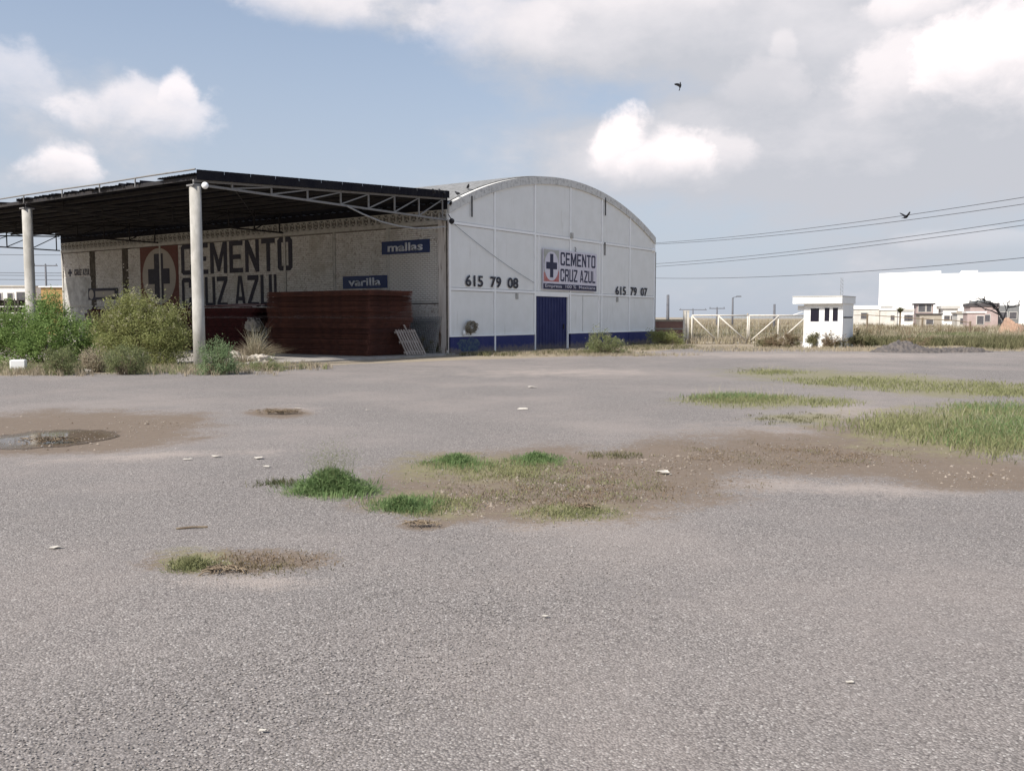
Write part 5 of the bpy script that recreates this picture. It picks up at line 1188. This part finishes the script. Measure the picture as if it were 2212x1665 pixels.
LT = [(122, 1187, .055, 'pale slip of litter alone on the left gravel'), (466, 989, .07, 'white scrap left of the green tuft, brightest one'), (405, 994, .045, 'small pale scrap farthest left of the tuft'), (560, 992, .07, 'cream scrap just left of the green tuft'), (575, 1010, .05, 'pale scrap below the cream one near the tuft'), (645, 884, .06, 'white scrap beside the dark twig heap'), (1130, 885, .10, 'pale flat scrap on the gravel in the middle distance'), (1835, 1479, .02, 'tiny white chip in the right foreground'), (570, 1584, .016, 'tiny white chip in the bottom foreground'), (1435, 1023, .09, 'cream flake on the brown patch right side'), (1150, 838, .12, 'pale scrap below the facade, left of middle'), (795, 887, .05, 'small white chip right of the twig heap'), (1180, 1335, .02, 'tiny white chip in the middle foreground')]
for (i, (lx, ly, s_, lb_)) in enumerate(LT):
    rr_ = random.Random(300 + i); q = MB(); n = 7; top_ = []; 
    for k in range(n):
        a = 2 * math.pi * k / n; rd = s_ * .75 * rr_.uniform(.5, 1.25); top_.append((rd * math.cos(a) * 1.4, rd * math.sin(a) * .8, .008 + rr_.uniform(0, .25) * s_))
    q.poly(top_, (0, 0, .003)); tag(q.obj('litter', M['paper'], None, loc=G(lx, ly) + Vector((0, 0, .004))), lb_, 'litter', 'litter on the gravel')
# white bags and rubble at the slab edge, blocks
for (i, (bx, by, s_, lb_)) in enumerate(((488, 784, .42, 'large pale sack behind the fresh green weed'), (520, 788, .30, 'middle pale sack of the rubble row'), (548, 787, .34, 'rumpled pale sack at the right of the rubble row'))):
    q = lump(s_, (1.1, .7, .62), i + 60, .55); tag(q.obj('pale_sack', M['sack'], None, smooth=True, loc=G(bx, by) + Vector((0, .8, s_ * .25))), lb_, 'sack', 'pale sacks at the slab edge')
stones('rubble', 'pale broken stones around the sacks at the slab edge', [tuple((G(r.uniform(480, 580), r.uniform(782, 795)) + Vector((0, .3, 0)))[:2]) + (.05,) for _ in range(46)], .04, .12, M['stone'], 15)
q = MB(); q.box(-.2, .2, -.15, .15, 0, .36); o = q.obj('concrete_block', M['white'], None, loc=G(20, 806) + Vector((0, .5, .0)), rz=.3); tag(o, 'white painted block at the left picture edge', 'block')
mod = o.modifiers.new('bevel', 'BEVEL'); mod.width = .02
q = MB(); q.ico((0, 0, .05), .13, 2, .15, (1.2, .8, .6), seed=3); tag(q.obj('pale_stone', M['stone'], None, loc=G(186, 806)), 'pale stone lying in the weeds by the yard edge', 'stone')
for (i, (a, b_, c_, d_)) in enumerate(((335, 797, 430, 786), (395, 788, 452, 789), (580, 800, 650, 797))):
    A, B2 = G(a, b_), G(c_, d_); q = MB(); q.bar(Vector((0, 0, .06)), B2 - A + Vector((0, 0, .1)), .09, .03); tag(q.obj('plank', M['oldwood'], None, loc=A), ['long pale plank under the olive bush', 'short plank lying behind the long one', 'grey plank by the slab front right of the rubble'][i], 'plank', 'planks on the soil')
# loose chippings on the yard: real stones near the camera
r_ = np.random.default_rng(5); n = 15000
X = r_.uniform(-60, 2270, n); Y = 900 + 790 * r_.uniform(0, 1, n) ** .85; dx = X - CX; dy = CY - Y
rz = -F * math.sin(PITCH) + dy * math.cos(PITCH); tt = -CAMH / rz; Bx = np.stack([dx * tt, (F * math.cos(PITCH) + dy * math.sin(PITCH)) * tt, np.full(n, .004)], 1)
sz = r_.uniform(.0022, .0055, n) * (1 + .09 * Bx[:, 1]); sz = np.where(r_.random(n) < .02, sz * 1.7, sz)
oct_ = np.array([[1, 0, 0], [0, 1, 0], [-1, 0, 0], [0, -1, 0], [0, 0, .8], [0, 0, -.4]]); V = oct_[None] * sz[:, None, None] * r_.uniform(.6, 1.3, (n, 6, 1)) + Bx[:, None, :]
mchip = leafmat('loose_chips', (.15, .138, .128), (.34, .31, .29), None, 0.0)
tag(quads('loose_gravel', V, mchip, nper=6, faces_per=[(0, 1, 4), (1, 2, 4), (2, 3, 4), (3, 0, 4)]), 'loose pale and dark chippings strewn over the yard surface', 'gravel', kind='stuff')

# clods and pale stones lying in the dirt hollows
rc = np.random.default_rng(17); n = 2600; pick = rc.choice(len(DIRT[:9]), n, p=np.array([.3, .1, .1, .18, .1, .06, .08, .03, .05])); Bc = np.concatenate([ell_pts(DIRT[i][0], DIRT[i][1], DIRT[i][2], DIRT[i][3], int((pick == i).sum()), 200 + i) for i in range(9)])
Bc[:, 2] = -.004; n = len(Bc); sz = rc.gamma(2.0, .0035, n) + .003; V = oct_[None] * sz[:, None, None] * rc.uniform(.5, 1.4, (n, 6, 1)) + Bc[:, None, :]
tag(quads('dirt_clods', V, leafmat('brown_clods', (.12, .09, .065), (.34, .29, .24), None, 0.0), nper=6, faces_per=[(0, 1, 4), (1, 2, 4), (2, 3, 4), (3, 0, 4)]), 'small clods and stones lying in the brown dirt patches', 'clods', kind='stuff')
